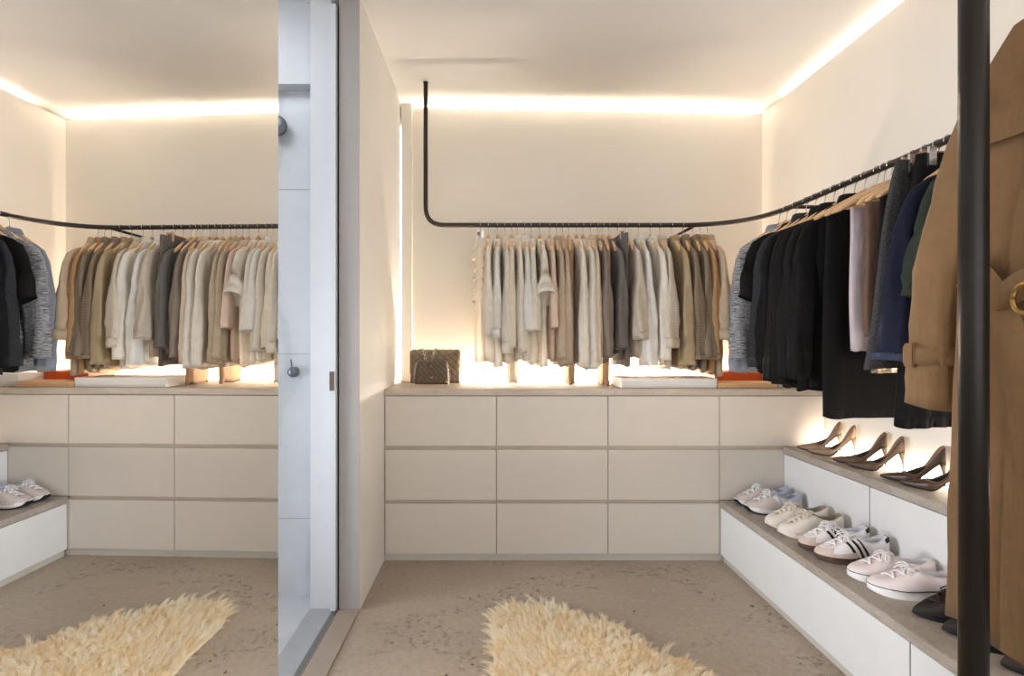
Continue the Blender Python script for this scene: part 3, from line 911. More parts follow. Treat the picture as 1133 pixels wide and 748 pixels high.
# cuff straps with buckles, storm flap, belt, loops
for ch in list(tc.children):
    if ch.name.startswith('sleeve'):
        me = ch.data
        co_ = np.array([v.co for v in me.vertices])
        s = 1 if co_[:, 0].mean() > 0 else -1
        zb = -0.185 - 0.645 + 0.12
        sel = co_[np.abs(co_[:, 2] - zb) < 0.03]
        cx_, cy_ = sel[:, 0].mean(), sel[:, 1].mean()
        hxw, hyw = np.ptp(sel[:, 0]) / 2 + 0.004, np.ptp(sel[:, 1]) / 2 + 0.004
        rg = []
        for dz, g in ((0.02, 0.96), (0.021, 1.02), (0.0, 1.03), (-0.021, 1.02), (-0.02, 0.96)):
            rg.append([(cx_ + hxw * g * sup(2 * PI * k / 32, 0.85)[0], cy_ + hyw * g * sup(2 * PI * k / 32, 0.85)[1], zb + dz - 0.02 * sup(2 * PI * k / 32, 0.85)[0] * 0) for k in range(32)])
        v, f = loft_vf(rg, False, False)
        stp = mobj('cuff_strap', v, f, M_trench, ch)
        v, f = merge(box_vf(cx_ - 0.004, cx_ + 0.024, cy_ + hyw - 0.001, cy_ + hyw + 0.006, zb - 0.029, zb + 0.029))
        bk = mobj('cuff_buckle', v, f, M_trench, ch, smooth=False, label='fabric covered buckle')
        bev(bk.data, 0.003)
def coat_y(x, z, lift=0.004):
    """y of the coat's room side at local x, z"""
    q = max(0, min(1, (-0.185 - z) / (1.30 - 0.185)))
    w = 0.20 + (0.245 - 0.20) * sm(q)
    th = 0.04 if z > -0.185 else 0.021 + 0.049 * sm(q * 3.5)
    c = min(0.999, abs(x) / w)
    return th * (1 - c ** (2 / 0.62)) ** (0.62 / 2) + lift
# storm flap: curved-edge panel over the far shoulder
gx = np.linspace(-0.06, 0.198, 18)
rows = []
for j in range(9):
    q = j / 8
    row = []
    for x in gx:
        zt_ = -0.06 - (abs(x) - 0.075) / 0.123 * 0.125 if x > 0.075 else -0.06
        zb_ = -0.262 - 0.012 * math.sin((x + 0.06) / 0.258 * PI) + 0.03 * sm((0.05 - x) / 0.1)
        z = zt_ + (zb_ - zt_) * q
        row.append((x, coat_y(x, z, 0.010 + 0.006 * q), z))
    rows.append(row)
back_ = [[(p[0], p[1] - 0.003, p[2]) for p in r] for r in rows]
v1, f1 = loft_vf(rows, False, False, False)
v2, f2 = loft_vf(back_, False, False, False)
v3, f3 = loft_vf([rows[-1], back_[-1]], False, False, False)
mobj('storm_flap', *merge((v1, f1), (v2, f2), (v3, f3)), M_trench, tc)
# front overlap: the coat front folded over, its free edge running down to the hem
rows = []
for j in range(25):
    z = -0.09 - (1.27 - 0.09) * j / 24
    edge = 0.048 + 0.02 * sm((-z - 0.6) / 0.6)
    lf = -0.085 - 0.085 * sm((-z - 0.15) / 0.35)
    lift = 0.005 + 0.011 * sm((-z - 0.28) / 0.2)
    rows.append([(edge + (lf - edge) * k / 12, coat_y(edge + (lf - edge) * k / 12, z, lift if k < 12 else 0.002), z) for k in range(13)])
back_ = [[(p[0], p[1] - 0.004, p[2]) for p in r] for r in rows]
v1, f1 = loft_vf(rows, False, False, False)
v2, f2 = loft_vf(back_, False, False, False)
v3, f3 = loft_vf([[r[0] for r in rows], [r[0] for r in back_]], False, False, False)
v4, f4 = loft_vf([rows[-1], back_[-1]], False, False, False)
mobj('front_overlap', *merge((v1, f1), (v2, f2), (v3, f3), (v4, f4)), M_trench, tc)
# belt: looped through at the waist, twisting and hanging down
def ribbon(pts, wv, th=0.003):
    P = smooth_path([p[:3] for p in pts], 8)
    tw = np.interp(np.linspace(0, len(pts) - 1, len(P)), range(len(pts)), [p[3] for p in pts])
    rg = []
    for i, p in enumerate(P):
        t = (P[min(i + 1, len(P) - 1)] - P[max(i - 1, 0)]).normalized()
        n0 = Vector((0, 1, 0)); n0 = (n0 - t * n0.dot(t)).normalized()
        b0 = t.cross(n0)
        a = tw[i]
        d_ = b0 * math.cos(a) + n0 * math.sin(a)
        e_ = n0 * math.cos(a) - b0 * math.sin(a)
        rg.append([p + d_ * wv + e_ * th, p + d_ * wv - e_ * th, p - d_ * wv - e_ * th, p - d_ * wv + e_ * th])
    return loft_vf(rg)
v, f = ribbon([(0.17, 0.06, -0.53, 0.1), (0.13, 0.092, -0.535, 0.2), (0.09, 0.112, -0.555, 0.35), (0.055, 0.122, -0.60, 0.5), (0.025, 0.12, -0.67, 0.35), (0.0, 0.11, -0.76, 0.1), (-0.01, 0.10, -0.92, 0.0)], 0.032)
belt = mobj('belt', v, f, M_trench, tc)
bev(belt.data, 0.001, 1)
v, f = ribbon([(0.105, 0.10, -0.585, 0.5), (0.06, 0.108, -0.60, 0.4), (-0.02, 0.12, -0.57, 0.1), (-0.12, 0.10, -0.57, 0.0), (-0.2, 0.07, -0.56, 0)], 0.027)
mobj('belt', v, f, M_trench, tc)
mobj('belt_buckle', *tube_vf([(-0.022 + 0.020 * math.cos(t), 0.134, -0.600 + 0.026 * math.sin(t)) for t in [2 * PI * k / 20 for k in range(21)]], 0.004, 8), M_gold, tc, label='brass belt buckle')
tube('belt_loop', [(0.115, 0.085, -0.60), (0.11, 0.108, -0.628), (0.095, 0.112, -0.63), (0.082, 0.108, -0.612)], 0.0026, M_gold, tc, 8, label='curved brass ring')
for z in (-0.36, -0.49, -0.75):
    for xx in (-0.03, -0.12):
        mobj('button', *disc_y(0.013, coat_y(xx, z, 0.024), coat_y(xx, z, 0.010), 18, 0), M_btn, tc, loc=(xx, 0, z))

# ---------------------------------------------------------------- shoes
# local frame: toe at x=0, heel at x=L, z up from the shelf
SW = [(0, 0.006), (0.02, 0.017), (0.06, 0.028), (0.14, 0.039), (0.26, 0.046), (0.36, 0.047), (0.5, 0.042), (0.64, 0.036), (0.78, 0.0345), (0.9, 0.033), (0.96, 0.026), (0.99, 0.015), (1.0, 0.004)]
SWP = [(0, 0.002), (0.03, 0.009), (0.08, 0.017), (0.16, 0.028), (0.27, 0.038), (0.36, 0.040), (0.5, 0.036), (0.64, 0.030), (0.78, 0.030), (0.9, 0.029), (0.96, 0.023), (0.99, 0.013), (1.0, 0.003)]
class Last:
    """one shoe form; S(u, t): u in 0..1 runs around the outline from toe by one side to heel and back, t in 0..1 climbs to the topline"""
    def __init__(s, L, wt, side, base, top, opn, throat, curve=0.006, elev=None, wsc=1.0, bulge=1.0):
        s.L, s.wt, s.side, s.base, s.top, s.opn, s.throat, s.curve, s.elev, s.wsc, s.bulge = L, wt, side, base, top, opn, throat, curve, elev, wsc, bulge
    def e(s, q): return s.elev(q) if s.elev else 0.0
    def cen(s, q): return s.side * s.curve * math.sin(PI * min(1, q * 1.1))
    def su(s, u):
        u = u % 1.0
        q = u * 2 if u <= 0.5 else (1 - u) * 2
        sg = 1 if u <= 0.5 else -1
        return 0.5 - 0.5 * math.cos(PI * q), sg
    def P(s, u):
        q, sg = s.su(u)
        return q * s.L, s.cen(q) + sg * interp(q, s.wt) * s.wsc, q
    def T(s, u):
        q, sg = s.su(u)
        a, b = s.throat            # vamp start, throat (opening start)
        if q < b: qt = a + (b - a) * (q / b) ** 1.0
        else: qt = q
        qt = min(qt, 0.985)
        return qt * s.L, s.cen(qt) + sg * interp(qt, s.opn), interp(qt, s.top) + s.e(qt)
    def S(s, u, t):
        px, py, q = s.P(u)
        tx, ty, tz_ = s.T(u)
        z0 = interp(q, s.base) + s.e(q)
        th = t * PI / 2
        h = (1 - math.cos(th)) ** s.bulge
        k = math.sin(th)
        bul = 0.0035 * math.sin(PI * t)
        sg = 1 if (u % 1.0) <= 0.5 else -1
        return (px + (tx - px) * h, py + (ty - py) * h + sg * bul * (1 - q * 0.5), z0 + (tz_ - z0) * k)
    def upper(s, nu=64, nt=12):
        rg = [[s.S(k / nu, j / nt) for k in range(nu)] for j in range(nt + 1)]
        return loft_vf(rg, False, False)
    def lining(s, floor_, nu=64):
        c = [s.T(k / nu) for k in range(nu)]
        rg = [[(p[0], p[1], p[2] + 0.0002) for p in c]]
        for sh, dz in ((0.93, 0.003), (0.86, 0.001), (0.84, -0.010)):
            rg.append([(p[0] * 1 + (s.L * 0.70 - p[0]) * (1 - sh), p[1] * sh, p[2] + dz) for p in c])
        rg.append([(p[0] + (s.L * 0.70 - p[0]) * 0.17, p[1] * 0.9, s.e(min(1, p[0] / s.L)) + floor_) for p in c])
        return loft_vf(rg, False, True)
    def patch(s, us, ts, off=0.001, skew=0.0, nu=10, nt=6):
        rg = []
        for j in range(nt + 1):
            t = ts[0] + (ts[1] - ts[0]) * j / nt
            row = []
            for k in range(nu + 1):
                u = us[0] + (us[1] - us[0]) * k / nu + skew * (t - ts[0])
                p = Vector(s.S(u, t))
                du = Vector(s.S(u + 0.004, t)) - Vector(s.S(u - 0.004, t))
                dt = Vector(s.S(u, min(1, t + 0.02))) - Vector(s.S(u, max(0, t - 0.02)))
                n = du.cross(dt)
                n.normalize()
                c = Vector((s.L * 0.5, 0, 0.03))
                if n.dot(p - c) < 0: n = -n
                row.append(p + n * off)
            rg.append(row)
        return loft_vf(rg, False, False, False)
    def sole(s, lev, nu=64):
        """lev: list of (z function of q, outline growth)"""
        rg = []
        for zf, g in lev:
            row = []
            for k in range(nu):
                x, y, q = s.P(k / nu)
                row.append(((x - s.L / 2) * (1 + g / (s.L / 2)) + s.L / 2, y + math.copysign(g, y - s.cen(q)) * min(1, abs(y - s.cen(q)) / 0.02), zf(q) + s.e(q)))
            rg.append(row)
        return loft_vf(rg)

def vamp_z(l, x, y):
    q = x / l.L
    w = interp(q, l.wt) * l.wsc
    zt_ = interp(q, l.top) + l.e(q)
    zb_ = interp(q, l.base) + l.e(q)
    o = interp(q, l.opn)
    k = max(0, (abs(y) - o)) / max(0.004, w - o)
    return zb_ + (zt_ - zb_) * math.sqrt(max(0, 1 - min(1, k) ** 2))

def sneaker(name, toe, ang, side, label, group, sty):
    """toe: world x, y of the toe; ang: turn of the heel direction from +x"""
    r = empty(name, (toe[0], toe[1], ZL1), ang, label, 'shoe', group)
    L = sty.get('L', 0.275)
    hs = sty.get('sole', 0.026)
    base = [(0, hs * 0.95), (0.3, hs * 0.9), (0.7, hs), (1, hs * 1.1)]
    top = sty.get('top') or [(0.0, 0.045), (0.12, 0.050), (0.22, 0.059), (0.34, 0.077), (0.44, 0.092), (0.50, 0.097), (0.58, 0.084), (0.70, 0.073), (0.82, 0.076), (0.92, 0.089), (1.0, 0.095)]
    opn = [(0, 0.002), (0.2, 0.004), (0.30, 0.010), (0.42, 0.014), (0.50, 0.019), (0.6, 0.024), (0.72, 0.026), (0.84, 0.0245), (0.93, 0.018), (0.98, 0.009), (1, 0.003)]
    l = Last(L, sty.get('wt', SW), side, base, top, opn, (0.17, 0.46), wsc=sty.get('wsc', 1.0))
    spring = sty.get('spring', 0.012)
    zb = lambda q: spring * max(0, 1 - q / 0.22) ** 2 + sty.get('hspring', 0.003) * max(0, (q - 0.93) / 0.07)
    mid = lambda q: interp(q, base) + 0.004 + sty.get('flare', 0.0) * max(0, (q - 0.5)) * 2
    split = sty.get('split', 0.0)
    if split > 0:
        low = lambda q: zb(q) + split + sty.get('toewrap', 0.0) * max(0, 1 - q / 0.09) ** 1.5
        v, f = l.sole([(zb, -0.004), (lambda q: zb(q) + 0.002, 0.001), (low, 0.002)])
        mobj('outsole', v, f, sty['outsole'], r)
        v, f = l.sole([(lambda q: low(q) + 0.0002, 0.0015), (lambda q: (low(q) + mid(q)) / 2, 0.0025), (mid, 0.0015), (mid, -0.003)])
        mobj('midsole', v, f, sty['midsole'], r)
    else:
        v, f = l.sole([(zb, -0.004), (lambda q: zb(q) + 0.002, 0.001), (lambda q: (zb(q) + mid(q)) / 2, 0.002), (mid, 0.0015), (mid, -0.003)])
        so = mobj('sole', v, f, sty['midsole'], r)
        if 'line' in sty:
            rg = []
            for dz, g in ((-0.0035, 0.0022), (-0.0035, 0.0030), (-0.0012, 0.0030), (-0.0012, 0.0022)):
                row = []
                for k in range(64):
                    x, y, q = l.P(k / 64)
                    row.append(((x - L / 2) * (1 + g / (L / 2)) + L / 2, y + math.copysign(g, y - l.cen(q)) * min(1, abs(y - l.cen(q)) / 0.02), mid(q) + dz))
                rg.append(row)
            v, f = loft_vf(rg, False, False)
            mobj('foxing_line', v, f, sty['line'], so, label='thin black line around the sole')
    up = mobj('upper', *l.upper(), sty['upper'], r)
    mobj('lining', *l.lining(hs + 0.004), sty['lining'], r)
    # tongue
    rg = []
    for i in range(9):
        q = 0.22 + 0.30 * i / 8
        w = 0.010 + 0.010 * i / 8
        lift = 0.003 + 0.012 * sm((i - 4) / 4)
        rg.append([(q * L, l.cen(q) + w * c, interp(q, top) + lift - 0.004 * abs(c) ** 2) for c in (-1, -0.6, -0.2, 0.2, 0.6, 1)])
    rg2 = [[(p[0] + 0.001, p[1], p[2] - 0.004) for p in row] for row in rg]
    v1 = loft_vf(rg, False, False, False); v2 = loft_vf(rg2, False, False, False)
    v3 = loft_vf([rg[-1], rg2[-1]], False, False, False)
    mobj('tongue', *merge(v1, v2, v3), sty.get('tongue', sty['upper']), r)
    # laces
    parts = []
    nl = sty.get('nl', 6)
    for i in range(nl):
        q = 0.205 + 0.225 * i / (nl - 1)
        hw = 0.017 + 0.008 * i / (nl - 1)
        sk = 0.008 * (1 if i % 2 else -1)
        pts = []
        for k in range(9):
            c = -1 + 2 * k / 8
            x = q * L + sk * c
            pts.append((x, l.cen(q) + hw * c, vamp_z(l, x, hw * c) + 0.0095 - 0.0045 * c * c))
        parts.append(tube_vf(pts, 0.0029, 6))
    q = 0.455
    zt_ = interp(q, top) + 0.010
    for sg in (-1, 1):
        parts.append(tube_vf(smooth_path([(q * L, l.cen(q), zt_), (q * L - 0.01, sg * 0.016, zt_ + 0.006), (q * L - 0.022, sg * 0.034, zt_ - 0.012), (q * L - 0.006, sg * 0.032, zt_ - 0.018), (q * L, l.cen(q), zt_)], 5), 0.0021, 6))
        parts.append(tube_vf(smooth_path([(q * L, l.cen(q), zt_), (q * L - 0.018, sg * 0.012, zt_ - 0.002), (q * L - 0.034, sg * 0.026, zt_ - 0.022)], 5), 0.0021, 6))
    mobj('laces', *merge(*parts), sty['lace'], r)
    for (nm, m, us, ts, skew, off) in sty.get('patches', []):
        for sg in (0, 1):
            a, b = us
            v, f = l.patch((a, b) if sg == 0 else (1 - a, 1 - b), ts, off, skew if sg == 0 else -skew)
            mobj(nm, v, f, m, r)
    for (nm, m, us, ts) in sty.get('wraps', []):      # overlays that wrap around toe or heel
        v, f = l.patch(us, ts, 0.0012, 0, 26, 8)
        mobj(nm, v, f, m, r)
    if sty.get('letter'):
        m, u0, t0, du, dtt = sty['letter']
        for sg in (0, 1):
            pcs = []
            # an N built of two uprights and one diagonal, laid on the side
            for (ua, ub, ta, tb) in ((0, 0, 0, 1), (1, 1, 0, 1), (0, 1, 1, 0)):
                rg = []
                for k in range(7):
                    t = ta + (tb - ta) * k / 6
                    uu = ua + (ub - ua) * k / 6
                    row = []
                    for e_ in (-0.15, 0.15):
                        u = u0 + du * (uu + e_) - 0.035 * (t - 0.5)
                        if sg: u = 1 - u
                        p = Vector(l.S(u, t0 + dtt * t))
                        row.append(p + Vector((0, math.copysign(0.0022, p.y - l.cen(p.x / L)), 0.0008)))
                    rg.append(row)
                pcs.append(loft_vf(rg, False, False, False))
            mobj('letter_mark', *merge(*pcs), m, r, label='pale letter N on the side')
    return r

def mm(name, c, rough=0.6, bump=0.25, bs=350, vary=0.04): return simple(name, c, rough, 0, 0.3, vary, bump, bs)
M_pk = mm('pink_beige_suede', (206, 192, 184), 0.9)
M_gymesh = mm('grey_mesh', (204, 203, 206), 0.85)
M_blgrey = mm('blue_grey_lining', (182, 186, 200), 0.9)
M_wsole = mm('white_rubber', (236, 233, 230), 0.5, 0.05)
M_bsole = mm('black_rubber', (32, 30, 30), 0.6)
M_wlace = mm('white_lace', (242, 238, 234), 0.8)
M_crm = mm('cream_leather', (228, 218, 206), 0.55, 0.12)
M_crml = mm('cream_lace', (232, 220, 200), 0.8)
M_crmin = mm('olive_lining', (158, 146, 124), 0.85)
M_wlea = mm('white_leather', (232, 226, 224), 0.5, 0.1)
M_wlin = mm('white_lining', (226, 226, 232), 0.85)
M_gum = mm('dark_gum_rubber', (86, 66, 54), 0.55, 0.05)
M_tsuede = mm('pinkish_toe_suede', (206, 187, 176), 0.9)
M_blea = mm('black_leather', (34, 28, 28), 0.45, 0.08)
M_pcanv = mm('pale_pink_canvas', (230, 216, 212), 0.85, 0.3, 600)
M_plin = mm('pale_lining', (220, 214, 214), 0.85)
M_dsh = mm('black_brown_suede', (46, 38, 33), 0.6, 0.2)
M_dsh2 = mm('dark_brown_mesh', (58, 45, 38), 0.7, 0.5, 260)
M_dlin = mm('dark_lining', (40, 32, 28), 0.8)

runner = dict(upper=M_pk, lining=M_blgrey, tongue=M_gymesh, midsole=M_wsole, outsole=M_bsole, split=0.007, toewrap=0.022, sole=0.030, flare=0.004, lace=M_wlace, spring=0.016, nl=6,
              patches=[('side_panel', M_gymesh, (0.245, 0.335), (0.15, 0.97), -0.03, 0.0008), ('quarter_panel', M_blgrey, (0.34, 0.50), (0.45, 0.99), 0.0, 0.0008)],
              letter=(M_wsole, 0.245, 0.25, 0.045, 0.5))
plain = dict(upper=M_crm, lining=M_crmin, midsole=M_crm, sole=0.024, lace=M_crml, spring=0.010, nl=7)
stripe = dict(upper=M_wlea, lining=M_wlin, midsole=M_gum, sole=0.022, lace=M_wlace, spring=0.010, nl=6,
              patches=[('stripe', M_blea, (0.232 + 0.030 * i, 0.246 + 0.030 * i), (0.03, 0.80), -0.060, 0.0012) for i in range(3)] + [('heel_tab', M_blea, (0.40, 0.5), (0.62, 0.98), 0.0, 0.0016)],
              wraps=[('toe_overlay', M_tsuede, (-0.125, 0.125), (0.02, 0.60)), ('side_overlay', M_tsuede, (0.12, 0.24), (0.02, 0.24)), ('side_overlay', M_tsuede, (0.76, 0.88), (0.02, 0.24))])
canvas = dict(upper=M_pcanv, lining=M_plin, midsole=M_wsole, sole=0.029, line=M_bsole, lace=M_wlace, spring=0.006, nl=5,
              top=[(0.0, 0.044), (0.12, 0.048), (0.22, 0.055), (0.34, 0.070), (0.44, 0.084), (0.50, 0.088), (0.58, 0.079), (0.70, 0.069), (0.82, 0.070), (0.92, 0.080), (1.0, 0.084)])
derby = dict(upper=M_dsh, lining=M_dlin, midsole=M_bsole, sole=0.014, lace=M_blea, spring=0.008, nl=4, wt=SWP, L=0.27,
             top=[(0.0, 0.024), (0.12, 0.034), (0.22, 0.046), (0.34, 0.064), (0.44, 0.078), (0.50, 0.080), (0.58, 0.066), (0.70, 0.056), (0.82, 0.058), (0.92, 0.066), (1.0, 0.070)])
derby2 = dict(derby, upper=M_dsh2)
GS = 'sneakers and shoes on the lower stone shelf'
a0 = math.radians(-3)
sneaker('sneaker', (1.318, 2.632), a0, 1, 'farther shoe of the pink beige runner pair nearest the drawers', GS, runner)
sneaker('sneaker', (1.318, 2.534), a0, -1, 'nearer shoe of the pink beige runner pair with a letter N', GS, runner)
sneaker('sneaker', (1.313, 2.338), a0, 1, 'farther shoe of the plain cream leather sneaker pair', GS, plain)
sneaker('sneaker', (1.313, 2.237), a0, -1, 'nearer shoe of the plain cream leather sneaker pair', GS, plain)
sneaker('sneaker', (1.314, 2.09), a0, 1, 'farther shoe of the black striped white sneaker pair', GS, stripe)
sneaker('sneaker', (1.314, 1.99), a0, -1, 'nearer white sneaker with three black stripes and dark gum sole', GS, stripe)
sneaker('sneaker', (1.332, 1.835), math.radians(-10), 1, 'farther shoe of the pale pink canvas sneaker pair', GS, canvas)
sneaker('sneaker', (1.332, 1.740), math.radians(-10), -1, 'nearer pale pink canvas sneaker with black line around white sole', GS, canvas)
sneaker('lace_up_shoe', (1.35, 1.58), math.radians(-8), 1, 'pointed black lace-up shoe beside the pale pink canvas sneakers', GS, derby)
sneaker('lace_up_shoe', (1.362, 1.49), math.radians(-8), -1, 'pointed black lace-up shoe under the trench coat hem, left of pole', GS, derby)
sneaker('lace_up_shoe', (1.362, 1.425), math.radians(-4), 1, 'dark brown shoe in shadow directly under the trench coat hem', GS, derby2)
sneaker('lace_up_shoe', (1.367, 1.325), math.radians(-4), -1, 'dark brown pointed shoe right of the black pole', GS, derby2)

# pumps
PW = [(0, 0.001), (0.06, 0.006), (0.15, 0.013), (0.28, 0.024), (0.42, 0.034), (0.5, 0.0355), (0.6, 0.031), (0.72, 0.0275), (0.84, 0.0275), (0.93, 0.027), (0.975, 0.020), (1.0, 0.003)]
def pump(toe, heel, side, label, mat, lin, mheel, sub=None):
    dx, dy = heel[0] - toe[0], heel[1] - toe[1]
    L = math.hypot(dx, dy)
    r = empty('high_heel_pump', (toe[0], toe[1], ZU1), math.atan2(dy, dx), label, 'shoe', 'high heeled pumps on the upper stone shelf')
    HE = 0.098
    elev = lambda q: 0.006 * max(0, 1 - q / 0.15) ** 2 + HE * sm((q - 0.44) / 0.58)
    base = [(0, 0.004), (1, 0.004)]
    top = [(0, 0.012), (0.15, 0.020), (0.30, 0.031), (0.38, 0.036), (0.46, 0.033), (0.56, 0.025), (0.66, 0.023), (0.76, 0.030), (0.88, 0.046), (1.0, 0.060)]
    opn = [(0, 0.001), (0.28, 0.003), (0.34, 0.010), (0.40, 0.024), (0.47, 0.032), (0.55, 0.0315), (0.64, 0.0285), (0.74, 0.0250), (0.84, 0.0245), (0.93, 0.0235), (0.975, 0.015), (1, 0.004)]
    l = Last(L, PW, side, base, top, opn, (0.15, 0.37), 0.004, elev, wsc=1.08, bulge=1.25)
    mobj('upper', *l.upper(72, 10), mat, r)
    mobj('lining', *l.lining(0.008, 72), lin, r)
    v, f = l.sole([(lambda q: 0.0, -0.003), (lambda q: 0.001, 0.0), (lambda q: 0.0045, 0.0)], 72)
    mobj('sole', v, f, M_blea, r)
    prof = [(L * 0.985, 0.0, 0.0045), (L * 0.983, 0.022, 0.0045), (L * 0.975, 0.05, 0.0058), (L * 0.955, 0.078, 0.010), (L * 0.92, 0.100, 0.019)]
    rg = [[(x + rr * 0.9 * math.cos(2 * PI * k / 14), rr * math.sin(2 * PI * k / 14), z) for k in range(14)] for x, z, rr in prof]
    mobj('stiletto_heel', *loft_vf(rg), mheel, r)
    return r
M_nude = mm('nude_tan_leather', (150, 122, 96), 0.4, 0.05)
M_nudel = mm('tan_lining', (164, 130, 104), 0.6, 0.05)
M_brz = mm('bronze_brown_suede', (94, 74, 56), 0.5, 0.15)
M_brz2 = mm('dark_brown_leather', (72, 55, 40), 0.35, 0.05)
M_brl = mm('rose_tan_lining', (150, 116, 94), 0.55, 0.05)
pump((1.660, 2.665), (1.820, 2.555), 1, 'farther of the nude tan high heels next to the drawer wall', M_nude, M_nudel, M_nude)
pump((1.660, 2.570), (1.820, 2.455), -1, 'nearer of the nude tan high heels next to the drawer wall', M_nude, M_nudel, M_nude)
pump((1.660, 2.390), (1.822, 2.270), 1, 'farther of the bronze brown suede heels in the middle pair', M_brz, M_brl, M_brz)
pump((1.660, 2.295), (1.822, 2.175), -1, 'nearer of the bronze brown suede heels in the middle pair', M_brz, M_brl, M_brz)
pump((1.660, 2.105), (1.822, 1.980), 1, 'farther of the dark brown leather heels beside the trench coat', M_brz2, M_brl, M_brz2)
pump((1.660, 2.005), (1.822, 1.880), -1, 'nearer of the dark brown leather heels, cut off by trench coat', M_brz2, M_brl, M_brz2)

# ---------------------------------------------------------------- quilted bags
M_quilt = mm('taupe_quilted_leather', (132, 114, 92), 0.45, 0.1)
M_quilt2 = mm('dark_taupe_quilted_leather', (104, 90, 73), 0.45, 0.1)
def quilt(x, s, p):
    a = (x + s) / p; b = (x - s) / p
    fa = abs((a % 1) - 0.5) * 2; fb = abs((b % 1) - 0.5) * 2
    return (1 - fa ** 4) * (1 - fb ** 4)
def bag_shell(W, D, H, p, amp, arc=(0, 1), grow=0.0, rad=0.03, nx=64, ns=90, taper=0.0):
    """profile of the bag in y,z swept along x"""
    def prof(t):
        # rounded rectangle, starts at the bottom front and climbs the front, goes over the top and down the back
        per = [(-D / 2, rad * 0.5), (-D / 2 * 1.02, H * 0.5), (-D / 2 * 0.8, H - rad * 0.8), (-D * 0.25, H - 0.004), (0, H), (D * 0.25, H - 0.004), (D / 2 * 0.8, H - rad * 0.8), (D / 2, H * 0.5), (D / 2, rad * 0.5), (D * 0.4, 0.0), (-D * 0.4, 0.0), (-D / 2, rad * 0.5)]
        return per
    base = smooth_path([(0, a, b) for a, b in prof(0)], 10)
    ln = [0]
    for i in range(1, len(base)): ln.append(ln[-1] + (base[i] - base[i - 1]).length)
    tot = ln[-1]
    def at(sv):
        return (np.interp(sv, ln, [q.y for q in base]), np.interp(sv, ln, [q.z for q in base]))
    rings = []
    for i in range(nx + 1):
        x = -W / 2 + W * i / nx
        ed = min(1, (W / 2 - abs(x)) / 0.018)
        rnd_ = math.sqrt(max(0, 1 - (1 - ed) ** 2))
        ring = []
        for k in range(ns):
            sv = tot * (arc[0] + (arc[1] - arc[0]) * k / (ns - 1 if arc[1] - arc[0] < 1 else ns))
            y, z = at(sv)
            y2, z2 = at(min(tot, sv + 0.002)); y1, z1 = at(max(0, sv - 0.002))
            ty, tz_ = y2 - y1, z2 - z1
            l_ = math.hypot(ty, tz_) or 1
            ny, nz = -tz_ / l_, ty / l_
            d_ = grow + amp * quilt(x, sv, p) * ed
            if z < 0.004: d_ = min(d_, 0)
            yy = y * (0.75 + 0.25 * rnd_)
            xx = x * (1 - taper * z / H)
            ring.append((xx, yy + ny * d_, max(0.0, z * (1 - 0.02 * (1 - rnd_)) + nz * d_ * (1 if z > 0.01 else 0))))
        rings.append(ring)
    return rings
def chain_vf(pts, r=0.005, w=0.0014, step=0.0085):
    P = smooth_path(pts, 10)
    out = []
    acc = 0
    i = 0
    flip = False
    last = None
    for k in range(1, len(P)):
        acc += (P[k] - P[k - 1]).length
        if acc >= step:
            acc = 0
            t = (P[k] - P[k - 1]).normalized()
            up = Vector((0, 1, 0)) if abs(t.y) < 0.9 else Vector((1, 0, 0))
            n = t.cross(up).normalized()
            b = t.cross(n)
            if flip: n, b = b, n
            flip = not flip
            out.append(tube_vf([P[k] + t * (math.cos(a) * r * 1.35) + n * (math.sin(a) * r) for a in [2 * PI * j / 10 for j in range(11)]], w, 5))
    return merge(*out)
bg = empty('quilted_handbag', (-0.296, 3.10, ZT1), math.radians(3), 'larger taupe quilted flap handbag at the left end of worktop', 'handbag', 'quilted handbags on the worktop')
mobj('body', *loft_vf(bag_shell(0.305, 0.085, 0.192, 0.045, 0.006, taper=0.04)), M_quilt, bg)
fl = bag_shell(0.309, 0.088, 0.193, 0.045, 0.008, arc=(0.085, 0.42), grow=0.004)
mobj('flap', *loft_vf(fl, True, True, False), M_quilt, bg)
pp = [(-0.10, 0.0, 0.195), (-0.08, -0.03, 0.205), (-0.062, -0.055, 0.17), (-0.055, -0.06, 0.12), (-0.035, -0.062, 0.09), (-0.02, -0.06, 0.12), (-0.012, -0.055, 0.17), (0.0, -0.03, 0.205), (0.015, 0.0, 0.196)]
mobj('chain_strap', *chain_vf(pp, 0.0075, 0.0024, 0.0125), M_chrome, bg, label='silver chain strap')
b2 = empty('quilted_handbag', (-0.306, 3.00, ZT1), math.radians(-2), 'smaller dark taupe quilted handbag in front of the larger one', 'handbag', 'quilted handbags on the worktop')
mobj('body', *loft_vf(bag_shell(0.200, 0.055, 0.132, 0.030, 0.003, taper=0.10)), M_quilt2, b2)
fl = bag_shell(0.203, 0.057, 0.133, 0.032, 0.006, arc=(0.11, 0.42), grow=0.003, taper=0.10)
mobj('flap', *loft_vf(fl, True, True, False), M_quilt2, b2)
v, f = merge(tube_vf([(-0.012, -0.036, 0.048), (0.0, -0.038, 0.036), (0.014, -0.036, 0.052)], 0.0022, 6))
mobj('clasp', v, f, M_chrome, b2, label='small silver V shaped clasp')
for sx, nm in ((-1, 'side_chain'), (1, 'side_chain')):
    mobj(nm, *chain_vf([(sx * 0.088, -0.028, 0.128), (sx * 0.098, -0.034, 0.09), (sx * 0.104, -0.036, 0.045), (sx * 0.108, -0.036, 0.008)], 0.004, 0.0011, 0.0072), M_chrome, b2)
mobj('charm', *lathe_vf([(0.0, -0.006), (0.006, -0.004), (0.007, 0), (0.006, 0.004), (0.0, 0.006)], 14, (0.088, -0.042, 0.016)), M_gold, b2, label='round pearly charm')

